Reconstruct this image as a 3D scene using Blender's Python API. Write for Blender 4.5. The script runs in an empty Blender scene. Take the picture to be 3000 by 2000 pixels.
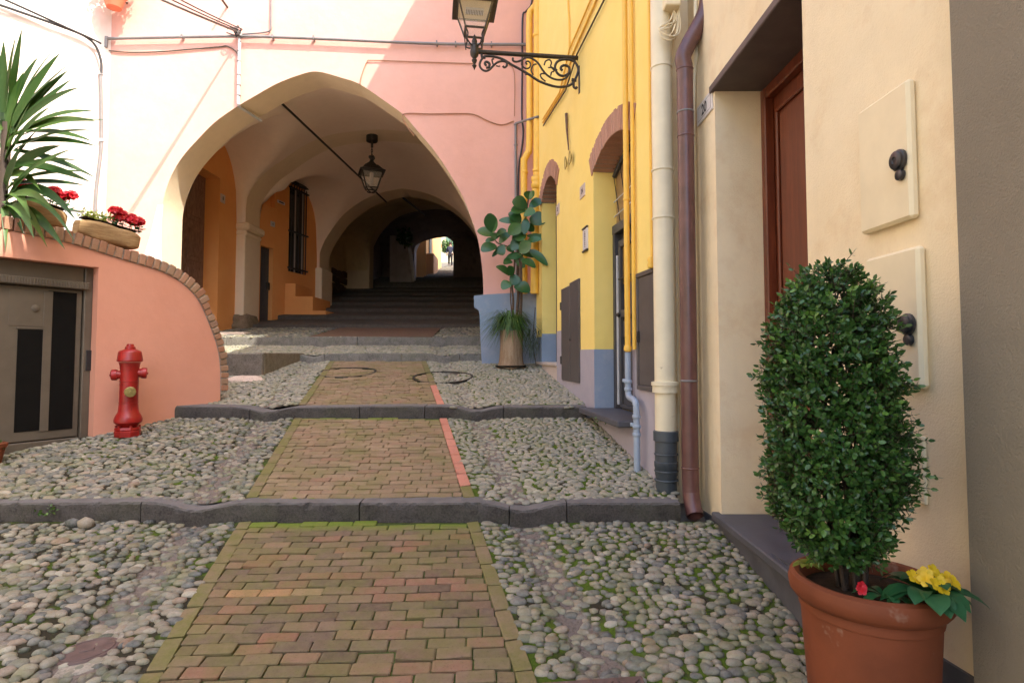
import bpy, bmesh, math, random
from mathutils import Vector, Matrix, Euler
R = math.radians
random.seed(7)
sc = bpy.context.scene
COL = sc.collection

# ------------------------------------------------------------------ camera, sky, sun, exposure
F, TP = 1700.0, 0.0471                      # focal length in photo pixels, tangent of the upward pitch
cd = bpy.data.cameras.new('camera'); cam = bpy.data.objects.new('camera', cd); COL.objects.link(cam)
cd.sensor_width = 36.0; cd.lens = F/3000*36; cd.shift_y = -40/3000; cd.clip_start = .05; cd.clip_end = 600
cam.location = (0, 0, 0); cam.rotation_euler = (math.pi/2+math.atan(TP), 0, 0)
sc.camera = cam
TOSUN = Vector((1.2, -1.0, 2.0)).normalized()
w = bpy.data.worlds.new('World'); sc.world = w; w.use_nodes = True
wn = w.node_tree.nodes; wl = w.node_tree.links
sky = wn.new('ShaderNodeTexSky'); sky.sky_type = 'NISHITA'; sky.sun_disc = False
sky.sun_elevation = math.asin(TOSUN.z); sky.sun_rotation = math.atan2(TOSUN.x, TOSUN.y)
sky.air_density = 1.0; sky.dust_density = 2.5; sky.ozone_density = 1.0
wl.new(sky.outputs[0], wn['Background'].inputs[0]); wn['Background'].inputs[1].default_value = 0.15
sd = bpy.data.lights.new('sun', 'SUN'); so = bpy.data.objects.new('sun', sd); COL.objects.link(so)
sd.energy = 2.0; sd.angle = R(.53); sd.color = (1.0, .93, .82)
so.rotation_euler = TOSUN.to_track_quat('Z', 'Y').to_euler(); so.location = (20, -20, 40)
vs = sc.view_settings; vs.view_transform = 'Standard'; vs.look = 'None'; vs.exposure = 2.3; vs.gamma = 1.0; vs.use_curve_mapping = False
cy = sc.cycles; cy.use_denoising = True; cy.max_bounces = 9; cy.diffuse_bounces = 7; cy.glossy_bounces = 3
cy.transmission_bounces = 5; cy.transparent_max_bounces = 8; cy.caustics_reflective = False; cy.caustics_refractive = False
cy.sample_clamp_indirect = 8.0

# ------------------------------------------------------------------ from photo pixels to places
_c = 1/math.sqrt(1+TP*TP); _s = TP*_c
def ray(px, py):
    u = (px-1500)/F; v = (960-py)/F
    return Vector((u, _c-v*_s, _s+v*_c))
def at(px, py, Y):                          # point of that ray at depth Y
    r = ray(px, py); return r*(Y/r.y)
class Wall:                                 # a vertical plane: origin, direction along it, outward normal
    def __init__(s, p, d):
        s.o = Vector((p[0], p[1], 0)); s.t = Vector((d[0], d[1], 0)).normalized()
        n = Vector((s.t.y, -s.t.x, 0))
        if n.dot(-s.o) < 0: n = -n
        s.n = n
    def uw(s, px, py, out=0):               # pixel -> (s, z) on the plane moved out by `out`
        r = ray(px, py); o = s.o+s.n*out
        p = r*(o.dot(s.n)/r.dot(s.n)); return (p-o).dot(s.t), p.z
    def p(s, a, z, out=0): 
        v = s.o+s.t*a+s.n*out; return Vector((v.x, v.y, z))
    def px(s, px, py, out=0):
        a, z = s.uw(px, py, out); return s.p(a, z, out)
YEL = Wall((1.85, 0), (-.139, 1))
CRM = Wall((1.48, 0), (0, 1))
LFT = Wall((-4.27, 5.98), (.588, 1))
FY = 10.35                                  # depth of the pink facade
WHT = Wall((-7.33, FY), (.588, 1))
FAC = Wall((0, FY), (1, 0))

# ------------------------------------------------------------------ street profile (heights relative to the eye)
K1, K2, K3, K4 = 4.30, 6.69, 10.52, 12.0
def gz(y):
    if y < K1: return -1.75+.1265*y
    if y < 4.44: return -1.078
    if y < K2: return -1.078+.162*(y-4.44)
    if y < 6.95: return -.587
    if y < K3: return -.587+.135*(y-6.95)
    if y < 10.72: return .035
    if y < K4: return .035+.13*(y-10.72)
    if y < 12.25: return .38
    if y < 14.4: return .38+.14*(y-12.25)
    if y < 24.9:                             # long sloping treads inside the passage
        k = (y-14.4)/1.5; return .68+.09+.32*math.floor(k)+.23*(k-math.floor(k))
    return .77+.32*7+.16*(math.floor((y-24.9)/.75))
def pc(y): return -.757-.21*(y-2.59)        # centre of the brick path
HW = .87
def gut(x, y):                              # 0..1: worn gutter to either side of the path
    d = abs(abs(x-pc(y))-1.2)
    return math.exp(-(d/.17)**2)

# ------------------------------------------------------------------ mesh helpers
class MB:
    def __init__(s): s.v = []; s.f = []
    def add(s, vs, fs):
        n = len(s.v); s.v += [tuple(v) for v in vs]; s.f += [tuple(i+n for i in f) for f in fs]; return s
    def quad(s, a, b, c, d): return s.add([a, b, c, d], [(0, 1, 2, 3)])
    def box(s, lo, hi, M=None):
        x0, y0, z0 = lo; x1, y1, z1 = hi
        v = [Vector(q) for q in ((x0,y0,z0),(x1,y0,z0),(x1,y1,z0),(x0,y1,z0),(x0,y0,z1),(x1,y0,z1),(x1,y1,z1),(x0,y1,z1))]
        if M: v = [M @ q for q in v]
        return s.add(v, [(0,3,2,1),(4,5,6,7),(0,1,5,4),(1,2,6,5),(2,3,7,6),(3,0,4,7)])
    def cbox(s, lo, hi, b=.004, M=None):    # box with chamfered edges
        c = [(lo[i]+hi[i])/2 for i in range(3)]; h = [abs(hi[i]-lo[i])/2 for i in range(3)]
        b = min(b, min(h)*.6); v = []; ix = {}
        for sx in (-1,1):
            for sy in (-1,1):
                for sz in (-1,1):
                    for k in range(3):
                        q = [sx*(h[0]-b), sy*(h[1]-b), sz*(h[2]-b)]; q[k] = (sx,sy,sz)[k]*h[k]
                        ix[(sx,sy,sz,k)] = len(v); v.append(Vector((q[0]+c[0], q[1]+c[1], q[2]+c[2])))
        f = []
        def face(l):
            ctr = sum((v[i] for i in l), Vector())/len(l)-Vector(c)
            n = (v[l[1]]-v[l[0]]).cross(v[l[2]]-v[l[1]])
            f.append(tuple(l) if n.dot(ctr) > 0 else tuple(reversed(l)))
        S = (-1, 1)
        for k in range(3):
            a, d = [q for q in range(3) if q != k]
            for sg in S:
                def key(sa, sb):
                    t = [0,0,0]; t[k] = sg; t[a] = sa; t[d] = sb; return ix[(t[0],t[1],t[2],k)]
                face([key(-1,-1), key(1,-1), key(1,1), key(-1,1)])
        for k in range(3):
            a, d = [q for q in range(3) if q != k]
            for sa in S:
                for sb in S:
                    def key(sg, kk):
                        t = [0,0,0]; t[k] = sg; t[a] = sa; t[d] = sb; return ix[(t[0],t[1],t[2],kk)]
                    face([key(-1,a), key(1,a), key(1,d), key(-1,d)])
        for sx in S:
            for sy in S:
                for sz in S: face([ix[(sx,sy,sz,0)], ix[(sx,sy,sz,1)], ix[(sx,sy,sz,2)]])
        if M: v = [M @ q for q in v]
        return s.add(v, f)
    def tube(s, pts, r, n=10, cap=True, close=False):
        pts = [Vector(p) for p in pts]; m = len(pts)
        rs = r if isinstance(r, (list, tuple)) else [r]*m
        vs = []; fs = []; up = None
        for i, p in enumerate(pts):
            a = pts[(i-1) % m] if (close or i > 0) else p; b = pts[(i+1) % m] if (close or i < m-1) else p
            t = (b-a)
            t = t.normalized() if t.length > 1e-9 else Vector((0,0,1))
            if up is None: up = Vector((0,0,1)) if abs(t.z) < .9 else Vector((1,0,0))
            x = t.cross(up)
            if x.length < 1e-5: x = t.orthogonal()
            x.normalize(); y = x.cross(t).normalized(); up = y
            for k in range(n):
                an = 2*math.pi*k/n; vs.append(p+(x*math.cos(an)+y*math.sin(an))*rs[i])
        for i in range(m if close else m-1):
            j = (i+1) % m
            for k in range(n):
                k2 = (k+1) % n; fs.append((i*n+k, i*n+k2, j*n+k2, j*n+k))
        if cap and not close: fs += [tuple(range(n-1,-1,-1)), tuple((m-1)*n+k for k in range(n))]
        return s.add(vs, fs)
    def lathe(s, prof, c=(0,0,0), n=24, M=None):   # prof: [(r, z)]
        vs = []; fs = []; m = len(prof)
        for r, z in prof:
            for k in range(n):
                an = 2*math.pi*k/n; vs.append(Vector((r*math.cos(an), r*math.sin(an), z)))
        for i in range(m-1):
            for k in range(n):
                k2 = (k+1) % n; fs.append((i*n+k, i*n+k2, (i+1)*n+k2, (i+1)*n+k))
        if prof[0][0] > 1e-6: fs.append(tuple(range(n-1,-1,-1)))
        if prof[-1][0] > 1e-6: fs.append(tuple((m-1)*n+k for k in range(n)))
        M = Matrix.Translation(c) @ (M or Matrix())
        return s.add([M @ q for q in vs], fs)
    def prism(s, poly, off):                # polygon (3D points) extruded by the vector off
        off = Vector(off); a = [Vector(p) for p in poly]; n = len(a)
        nn = Vector()
        for i in range(n): nn += a[i].cross(a[(i+1) % n])
        if nn.dot(off) > 0: a = a[::-1]
        b = [p+off for p in a]
        fs = [tuple(range(n)), tuple(range(2*n-1, n-1, -1))]
        for i in range(n): fs.append(((i+1) % n, i, n+i, n+(i+1) % n))
        return s.add(a+b, fs)
    def mesh(s, name, smooth=None):
        me = bpy.data.meshes.new(name); me.from_pydata(s.v, [], s.f)
        if smooth is not None:
            me.shade_smooth(); me.set_sharp_from_angle(angle=R(smooth))
        me.update(); return me
    def build(s, name, m, parent=None, smooth=None, weld=False):
        me = s.mesh(name, smooth)
        if weld:
            bm = bmesh.new(); bm.from_mesh(me); bmesh.ops.remove_doubles(bm, verts=bm.verts, dist=1e-4)
            bmesh.ops.recalc_face_normals(bm, faces=bm.faces); bm.to_mesh(me); bm.free()
            if smooth is not None: me.shade_smooth(); me.set_sharp_from_angle(angle=R(smooth))
        return obj(name, me, m, parent)
def obj(name, me, m, parent=None):
    if m is not None and not me.materials: me.materials.append(m)
    o = bpy.data.objects.new(name, me); COL.objects.link(o)
    if parent is not None: setp(o, parent)
    return o
def setp(o, parent):
    o.parent = parent
    if parent.type == 'EMPTY': o.matrix_parent_inverse = Matrix.Translation(parent.location).inverted()
def thing(name, label, cat, loc=(0,0,0), group=None):
    e = bpy.data.objects.new(name, None); COL.objects.link(e); e.location = loc; e.empty_display_size = .1
    e['label'] = label; e['category'] = cat
    if group: e['group'] = group
    return e
def tag(o, label, cat, group=None):
    o['label'] = label; o['category'] = cat
    if group: o['group'] = group
    return o
def struct(o, label=None):
    o['kind'] = 'structure'
    if label: o['label'] = label
    return o
def stuff(o): o['kind'] = 'stuff'; return o
def smoothline(pts, k=6, close=False):      # Catmull-Rom through the points
    P = [Vector(p) for p in pts]; out = []; n = len(P)
    for i in range(n if close else n-1):
        if close: a, b, c, d = P[(i-1) % n], P[i], P[(i+1) % n], P[(i+2) % n]
        else: a, b, c, d = P[max(i-1, 0)], P[i], P[i+1], P[min(i+2, n-1)]
        for j in range(k):
            t = j/k
            out.append(.5*((2*b)+(c-a)*t+(2*a-5*b+4*c-d)*t*t+(3*b-a-3*c+d)*t**3))
    if not close: out.append(P[-1])
    return out
def lin(tab, x):
    if x <= tab[0][0]: return tab[0][1]
    for (a, b), (c, d) in zip(tab, tab[1:]):
        if x <= c: return b+(d-b)*(x-a)/(c-a) if c > a else d
    return tab[-1][1]

# ------------------------------------------------------------------ materials
class NT:
    def __init__(s, name):
        s.m = bpy.data.materials.new(name); s.m.use_nodes = True
        s.t = s.m.node_tree; s.b = s.t.nodes['Principled BSDF']; s._pos = None
    def n(s, typ, **kw):
        nd = s.t.nodes.new(typ)
        for k, v in kw.items():
            if k.startswith('i_'): nd.inputs[k[2:].replace('_', ' ')].default_value = v
            else: setattr(nd, k, v)
        return nd
    def l(s, a, b): s.t.links.new(a, b)
    def pos(s):
        if s._pos is None: s._pos = s.n('ShaderNodeNewGeometry').outputs['Position']
        return s._pos
    def scaled(s, sx, sy, sz, src=None):
        mp = s.n('ShaderNodeMapping'); s.l(src or s.pos(), mp.inputs[0]); mp.inputs['Scale'].default_value = (sx, sy, sz); return mp.outputs[0]
    def noise(s, scale, detail=4, rough=.55, vec=None, col=False):
        nd = s.n('ShaderNodeTexNoise'); nd.inputs['Scale'].default_value = scale; nd.inputs['Detail'].default_value = detail
        nd.inputs['Roughness'].default_value = rough; s.l(vec or s.pos(), nd.inputs['Vector']); return nd.outputs['Color' if col else 'Fac']
    def ramp(s, fac, stops, interp='LINEAR'):
        nd = s.n('ShaderNodeValToRGB'); e = nd.color_ramp; e.interpolation = interp
        while len(e.elements) < len(stops): e.elements.new(.5)
        for q, (p, c) in zip(e.elements, stops):
            q.position = p; q.color = (c, c, c, 1) if isinstance(c, (int, float)) else (*c, 1)
        s.l(fac, nd.inputs[0]); return nd.outputs[0]
    def mix(s, fac, a, b, mode='MIX'):
        nd = s.n('ShaderNodeMix', data_type='RGBA', blend_type=mode); nd.clamp_factor = True
        for i, q in ((0, fac), (6, a), (7, b)):
            if hasattr(q, 'is_linked'): s.l(q, nd.inputs[i])
            elif i == 0: nd.inputs[0].default_value = q
            else: nd.inputs[i].default_value = (*q, 1)
        return nd.outputs[2]
    def math(s, op, a, b=None, clamp=False):
        nd = s.n('ShaderNodeMath', operation=op); nd.use_clamp = clamp
        for i, q in ((0, a), (1, b)):
            if q is None: continue
            if hasattr(q, 'is_linked'): s.l(q, nd.inputs[i])
            else: nd.inputs[i].default_value = q
        return nd.outputs[0]
    def range(s, v, a, b, c=0., d=1.):
        nd = s.n('ShaderNodeMapRange'); nd.interpolation_type = 'SMOOTHSTEP'; s.l(v, nd.inputs[0])
        for i, q in enumerate((a, b, c, d)): nd.inputs[1+i].default_value = q
        return nd.outputs[0]
    def sep(s, v=None):
        nd = s.n('ShaderNodeSeparateXYZ'); s.l(v or s.pos(), nd.inputs[0]); return nd.outputs
    def color(s, c):
        if hasattr(c, 'is_linked'): s.l(c, s.b.inputs['Base Color'])
        else: s.b.inputs['Base Color'].default_value = (*c, 1)
    def bump(s, h, dist, strength=1.0, prev=None):
        nd = s.n('ShaderNodeBump'); nd.inputs['Strength'].default_value = strength; nd.inputs['Distance'].default_value = dist
        s.l(h, nd.inputs['Height'])
        if prev is not None: s.l(prev, nd.inputs['Normal'])
        s.l(nd.outputs[0], s.b.inputs['Normal']); return nd.outputs[0]
    def rnd(s):                              # one value per piece, whether object or mesh island
        a = s.n('ShaderNodeObjectInfo').outputs['Random']; b = s.n('ShaderNodeNewGeometry').outputs['Random Per Island']
        return s.math('FRACT', s.math('ADD', s.math('MULTIPLY', a, 7.31), s.math('MULTIPLY', b, 5.17)))
    def rough(s, r, sp=None, metal=None):
        if hasattr(r, 'is_linked'): s.l(r, s.b.inputs['Roughness'])
        else: s.b.inputs['Roughness'].default_value = r
        if sp is not None: s.b.inputs['Specular IOR Level'].default_value = sp
        if metal is not None: s.b.inputs['Metallic'].default_value = metal
def sh(c, k): return tuple(min(1, q*k) for q in c)
def stucco(name, c, c2=None, amt=.5, grain=.0025, gscale=170, wave=.012, rough=.9, dirt=None, streak=.0):
    t = NT(name); a = t.noise(.9, 5, .6); b = t.noise(7, 4)
    col = t.mix(t.ramp(a, [(.32, 0), (.68, 1)]), c, c2 or sh(c, .86))
    col = t.mix(t.math('MULTIPLY', t.ramp(b, [(.35, 0), (.75, 1)]), amt*.4), col, sh(c, .78))
    if streak:
        sv = t.noise(1, 4, .6, vec=t.scaled(7, 7, .5))
        col = t.mix(t.math('MULTIPLY', t.ramp(sv, [(.5, 0), (.8, 1)]), streak), col, sh(c, .55))
    if dirt:
        sv = t.noise(3.2, 6, .7)
        col = t.mix(t.math('MULTIPLY', t.ramp(sv, [(.52, 0), (.66, 1)]), dirt[0]), col, dirt[1])
    sp = t.noise(40, 3, .7)
    col = t.mix(t.math('MULTIPLY', t.ramp(sp, [(.66, 0), (.74, 1)]), .25*amt), col, sh(c, .6))
    t.color(col); t.rough(rough, .25)
    n1 = t.bump(t.noise(3.0, 4), wave, .8)
    t.bump(t.noise(gscale, 3, .7), grain, .8, n1); return t.m
def paint(name, c, rough=.5, metal=0, var=.12, vs=8, bump=.0, bs=60, spec=.5, spots=None):
    t = NT(name); a = t.noise(vs, 5, .6)
    col = t.mix(t.ramp(a, [(.3, 0), (.7, 1)]), sh(c, 1-var), sh(c, 1+var))
    if spots:
        col = t.mix(t.ramp(t.noise(spots[1], 4, .65), [(spots[2], 0), (spots[2]+.08, 1)]), col, spots[0])
    t.color(col); t.l(t.math('ADD', t.math('MULTIPLY', a, .25), rough-.12), t.b.inputs['Roughness'])
    t.b.inputs['Specular IOR Level'].default_value = spec; t.b.inputs['Metallic'].default_value = metal
    if bump: t.bump(t.noise(bs, 3), bump, .7)
    return t.m
def leafmat(name, c, c2, rough=.4, trans=.15):
    t = NT(name); r = t.rnd()
    col = t.mix(r, c, c2)
    col = t.mix(t.math('MULTIPLY', t.noise(25, 3), .5), col, sh(c, .6))
    t.color(col); t.rough(rough, .5)
    tr = t.n('ShaderNodeBsdfTranslucent'); t.l(col, tr.inputs[0])
    mx = t.n('ShaderNodeMixShader'); mx.inputs[0].default_value = trans
    t.l(t.b.outputs[0], mx.inputs[1]); t.l(tr.outputs[0], mx.inputs[2])
    t.l(mx.outputs[0], t.t.nodes['Material Output'].inputs[0]); return t.m
PINK = stucco('pink_stucco', (.75, .43, .355), (.71, .39, .31), amt=.5, dirt=(.12, (.62, .33, .26)))
PINKW = stucco('coral_stucco', (.72, .345, .24), (.68, .305, .205), amt=.45, grain=.0015)
WHITE = stucco('white_stucco', (.80, .74, .66), (.78, .68, .60), amt=.4)
YELLOW = stucco('yellow_stucco', (.90, .71, .24), (.88, .67, .19), amt=.35, grain=.0015)
CREAM = stucco('cream_stucco', (.84, .725, .51), (.80, .66, .43), amt=.7, grain=.004, gscale=120, dirt=(.24, (.58, .36, .17)), streak=.12)
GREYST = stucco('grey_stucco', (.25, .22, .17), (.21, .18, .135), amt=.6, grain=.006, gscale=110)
BLUE = stucco('blue_plinth_paint', (.24, .32, .42), (.29, .33, .43), amt=.5, dirt=(.35, (.42, .42, .47)))
LILAC = stucco('lilac_plinth_paint', (.42, .38, .42), (.38, .36, .41), amt=.5, dirt=(.3, (.30, .30, .36)))
ORANGE = stucco('orange_stucco', (.82, .38, .13), (.78, .33, .10), amt=.35)
VAULT = stucco('cream_vault_plaster', (.88, .74, .61), (.85, .69, .56), amt=.5)
ARCHC = stucco('ochre_arch_plaster', (.80, .66, .47), (.77, .62, .43), amt=.5, dirt=(.12, (.5, .38, .25)))
OCHRE = stucco('yellow_ochre_plaster', (.82, .68, .42), (.74, .58, .34), amt=1, dirt=(.3, (.45, .34, .22)))
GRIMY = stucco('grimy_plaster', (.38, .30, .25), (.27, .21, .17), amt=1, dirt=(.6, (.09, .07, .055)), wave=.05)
PALEG = stucco('pale_grey_plaster', (.60, .54, .53), (.50, .44, .43), amt=1, streak=.4, dirt=(.3, (.2, .16, .15)))
STONE = None
def stone(name, c, c2, moss=.25, mc=(.10, .12, .03), scale=1.0, worn=None):
    t = NT(name); a = t.noise(9*scale, 6, .65); b = t.noise(70*scale, 4, .7)
    col = t.mix(t.ramp(a, [(.3, 0), (.7, 1)]), c, c2)
    col = t.mix(t.ramp(b, [(.42, 0), (.7, .6)]), col, sh(c2, 1.5))
    col = t.mix(t.ramp(b, [(.28, .6), (.42, 0)]), col, sh(c, .45))
    col = t.mix(t.math('MULTIPLY', t.ramp(t.noise(3.2, 5, .65), [(.46, 0), (.66, 1)]), moss), col, mc)
    if worn:                                 # upward faces mixed towards this paler colour
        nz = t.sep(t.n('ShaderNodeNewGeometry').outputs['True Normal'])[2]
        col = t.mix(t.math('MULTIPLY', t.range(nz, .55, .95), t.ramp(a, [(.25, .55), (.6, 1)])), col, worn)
    t.color(col); t.rough(.8, .35)
    n1 = t.bump(a, .02, .7); t.bump(b, .006, .9, n1); return t.m
KERBM = stone('dark_kerb_stone', (.028, .024, .022), (.075, .066, .06), .12, worn=(.17, .16, .155))  # upward faces paler than the near-black sides
KERBL = stone('grey_granite', (.085, .08, .07), (.19, .175, .155), .2)
SLATE = paint('slate', (.075, .075, .085), .55, var=.25, bump=.002, bs=40)
def cobblemat(name, pale):
    t = NT(name); r = t.rnd()
    col = t.ramp(r, [(0, (.035, .042, .050)), (.12, (.075, .085, .095)), (.26, (.14, .145, .14)), (.40, (.29, .265, .215)), (.54, (.20, .16, .12)),
                     (.66, (.35, .32, .27)), (.78, (.27, .20, .155)), (.86, (.055, .07, .088)), (.93, (.50, .47, .41)), (1, (.25, .14, .09))])
    col = t.mix(pale, col, (.56, .53, .46))
    col = t.mix(1.0, col, (.80, .77, .67), 'MULTIPLY')
    g = t.noise(38, 5, .65); col = t.mix(t.ramp(g, [(.35, 0), (.75, .35)]), col, (.46, .44, .40))
    col = t.mix(t.ramp(t.noise(140, 3, .6), [(.3, .45), (.45, 0)]), col, (.07, .07, .07))
    ms = t.ramp(t.noise(5.5, 5, .65), [(.45, 0), (.68, .5)])
    col = t.mix(ms, col, (.15, .17, .05))
    t.color(col); t.rough(.6, .3); t.bump(t.noise(120, 4, .65), .0015, .8); return t.m
COBBLE = cobblemat('river_cobble', .04)
COBBLP = cobblemat('pale_river_cobble', .40)
def bedmat(name, lo):
    t = NT(name); at_ = t.n('ShaderNodeAttribute', attribute_name='gut').outputs['Fac']
    a = t.noise(4.2, 5, .65); b = t.noise(60, 4, .7)
    col = t.mix(t.ramp(a, [(lo, 0), (lo+.14, 1)]), (.045, .038, .024), (.085, .135, .013))
    col = t.mix(t.ramp(t.noise(2.0, 4), [(.58, 0), (.70, .6)]), col, (.22, .19, .15))
    g = t.math('ADD', at_, t.math('MULTIPLY', t.math('SUBTRACT', t.noise(6, 5, .7), .5), 1.1))
    col = t.mix(t.ramp(g, [(.6, 0), (.8, 1)]), col, t.mix(b, (.15, .122, .10), (.29, .24, .21)))
    col = t.mix(t.ramp(b, [(.30, .7), (.46, 0)]), col, (.035, .035, .02))
    t.color(col); t.rough(.95, .2); n1 = t.bump(b, .012, 1.0); t.bump(t.noise(300, 2), .004, 1, n1); return t.m
BED = bedmat('mossy_cobble_bed', .36); BEDL = bedmat('sparse_moss_cobble_bed', .47)
def brickmat(name, stops, mossy=.75, bands=(), mlo=.40):
    t = NT(name); r = t.rnd(); col = t.ramp(r, stops)
    g = t.noise(22, 5, .7); col = t.mix(t.ramp(g, [(.3, 0), (.8, .5)]), col, (.30, .22, .145))
    col = t.mix(t.ramp(t.noise(90, 4, .7), [(.28, .55), (.44, 0)]), col, (.05, .035, .025))
    m = t.math('MULTIPLY', t.ramp(t.noise(3.1, 6, .7), [(mlo, .12), (mlo+.2, 1)]), mossy)
    y = t.sep()[1]
    grn = None
    for a, b in bands:
        yy = t.math('ADD', y, t.math('MULTIPLY', t.noise(9, 4), .16))
        w_ = t.math('MULTIPLY', t.math('MULTIPLY', t.range(yy, a, b), t.range(yy, b+.15, b+.151, 1, 0)), .95)
        grn = w_ if grn is None else t.math('MAXIMUM', grn, w_)
    col = t.mix(m, col, t.mix(t.noise(45, 4), (.105, .115, .018), (.20, .185, .06)))
    if grn is not None: col = t.mix(grn, col, t.mix(t.noise(60, 4), (.10, .15, .012), (.20, .25, .03)))
    t.color(col); t.rough(.85, .3); n1 = t.bump(g, .004, .8); t.bump(t.noise(160, 3, .7), .002, .8, n1); return t.m
BR = [(0, (.085, .055, .045)), (.16, (.15, .085, .06)), (.32, (.22, .145, .09)), (.46, (.12, .078, .06)), (.6, (.25, .16, .105)), (.74, (.26, .105, .07)), (.86, (.19, .135, .09)), (1, (.115, .07, .06))]
BRICK = brickmat('old_paving_brick', BR, .60, ((4.16, 4.36), (6.62, 6.78)), .41)
BRICK2 = brickmat('beige_paving_brick', [(0, (.20, .13, .085)), (.25, (.28, .185, .115)), (.5, (.23, .16, .10)), (.75, (.31, .215, .135)), (1, (.25, .135, .09))], .6, ((4.16, 4.36), (6.62, 6.78)), .44)
EDGEB = brickmat('mossy_edge_brick', [(0, (.20, .15, .085)), (1, (.25, .165, .105))], .8, (), .36)
REDB = brickmat('new_red_brick', [(0, (.56, .20, .14)), (1, (.62, .25, .18))], .06)
COPEB = brickmat('coping_brick', [(0, (.36, .15, .09)), (.35, (.44, .20, .12)), (.6, (.36, .22, .15)), (.8, (.48, .24, .15)), (1, (.27, .16, .11))], .16)
ARCHB = brickmat('arch_brick', [(0, (.42, .21, .15)), (.5, (.50, .27, .19)), (1, (.36, .18, .13))], .0)
MORTAR = stone('old_mortar', (.22, .19, .15), (.34, .30, .25), .2)
MOSSB = stone('mossy_joint', (.035, .04, .012), (.075, .10, .016), .7, (.09, .14, .012))
IRON = paint('dark_iron', (.055, .048, .042), .5, .6, var=.3, vs=30, bump=.0006, bs=120)
IRONB = paint('bronzed_iron', (.10, .085, .065), .5, .5, var=.3, vs=30)
STEELG = paint('grey_conduit', (.20, .19, .185), .5, .1)
CABLE = paint('black_cable', (.03, .03, .032), .5)
YPIPE = paint('yellow_pipe_paint', (.82, .50, .07), .45, var=.06)
BPIPE = paint('blue_pipe_paint', (.30, .36, .44), .5, var=.08)
CPIPE = paint('cream_pipe_paint', (.74, .66, .47), .42, var=.07, vs=4, spots=((.35, .28, .18), 14, .70))
DPVC = paint('dark_grey_pvc', (.055, .068, .080), .45, var=.2)
COPPER = paint('painted_copper_pipe', (.115, .048, .042), .36, var=.3, vs=5, spots=((.3, .25, .22), 30, .74), spec=.6)
DOORG = paint('dark_grey_paint', (.055, .055, .060), .5, var=.15)
HATCH = paint('hatch_paint', (.085, .074, .070), .5, var=.2, vs=10, spots=((.20, .19, .19), 9, .70))
CABIN = paint('olive_grey_metal', (.125, .10, .073), .5, .1, var=.16, vs=4)
BLACKM = paint('black_mesh', (.010, .009, .008), .9, spec=.05)
REDP = paint('hydrant_red', (.31, .012, .009), .38, var=.3, vs=9, spots=((.14, .02, .014), 26, .62), spec=.5, bump=.0008, bs=70)
BRASS = paint('weathered_brass', (.42, .34, .13), .4, .7, var=.2, vs=30)
TERRA = paint('terracotta', (.185, .052, .021), .66, var=.22, vs=4, bump=.0008, bs=90, spec=.3, spots=((.27, .15, .10), 7, .62))
WICK = None
METERM = paint('cream_cover_paint', (.76, .66, .45), .5, var=.06, vs=5, spec=.4)
BLACKP = paint('black_plastic', (.02, .022, .026), .35)
SIGNW = paint('sign_white', (.62, .60, .60), .4, var=.05)
SIGNP = paint('sign_stone', (.55, .46, .40), .6, var=.08)
INK = paint('sign_ink', (.02, .018, .022), .6)
GREYW = paint('pale_grey_metal', (.55, .56, .58), .45)
WOODH = paint('dark_wood', (.13, .07, .04), .6, var=.3, vs=20)
SOIL = paint('potting_soil', (.04, .028, .02), .95, var=.4, vs=40, bump=.01, bs=60, spec=.1)
def woodmat(name, c, c2, sc_=(14, 14, .9), rough=.38, spec=.5):
    t = NT(name); v = t.scaled(*sc_); a = t.noise(2.2, 6, .65, vec=v); b = t.noise(14, 4, .6, vec=v)
    col = t.mix(t.ramp(a, [(.3, 0), (.7, 1)]), c, c2); col = t.mix(t.ramp(b, [(.5, 0), (.75, .5)]), col, sh(c, .5))
    t.color(col); t.rough(rough, spec); t.bump(b, .0008, .6); return t.m
DOORW = woodmat('varnished_red_wood', (.095, .020, .009), (.19, .046, .018))
OLDW = woodmat('old_carved_wood', (.13, .065, .045), (.27, .155, .115), (9, 9, 3), rough=.7)
STUMP = woodmat('weathered_log', (.24, .15, .085), (.40, .30, .20), (10, 10, 1.2), .85, .2)
TROUGH = woodmat('pale_log_trough', (.26, .155, .07), (.46, .31, .16), (3, 3, 26), .8, .2)
def glassmat(name, c, rough=.05, alpha=1.0):
    t = NT(name); t.color(c); t.rough(rough, .6)
    if alpha < 1:
        tr = t.n('ShaderNodeBsdfTransparent'); mx = t.n('ShaderNodeMixShader'); mx.inputs[0].default_value = alpha
        t.l(tr.outputs[0], mx.inputs[1]); t.l(t.b.outputs[0], mx.inputs[2]); t.l(mx.outputs[0], t.t.nodes['Material Output'].inputs[0])
    return t.m
DGLASS = glassmat('dark_window_glass', (.02, .02, .022))
CGLASS = glassmat('lantern_glass', (.75, .7, .6), .15, .25)
OGLASS = glassmat('ochre_reflection_glass', (.22, .135, .03), .12)  # reflection of the yellow reveal painted into the pane colour
TGLASS = glassmat('tan_fanlight_glass', (.30, .19, .10), .2)
LEAFD = leafmat('box_leaf', (.024, .080, .018), (.085, .19, .038), .30, .15)
LEAFN = leafmat('new_box_leaf', (.075, .19, .03), (.17, .32, .06), .35, .2)
LEAFY = leafmat('yucca_leaf', (.028, .085, .014), (.085, .165, .022), .5, .2)
LEAFR = leafmat('rubber_leaf', (.025, .095, .025), (.06, .17, .035), .3, .10)
LEAFG = leafmat('grass_blade', (.045, .120, .020), (.14, .24, .05), .45, .2)
LEAFP = leafmat('primrose_leaf', (.02, .10, .035), (.04, .15, .05), .45, .15)
SEDUM = leafmat('sedum_leaf', (.18, .24, .03), (.32, .36, .06), .5, .2)
PETR = leafmat('red_petal', (.62, .010, .022), (.75, .03, .05), .5, .25)
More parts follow.
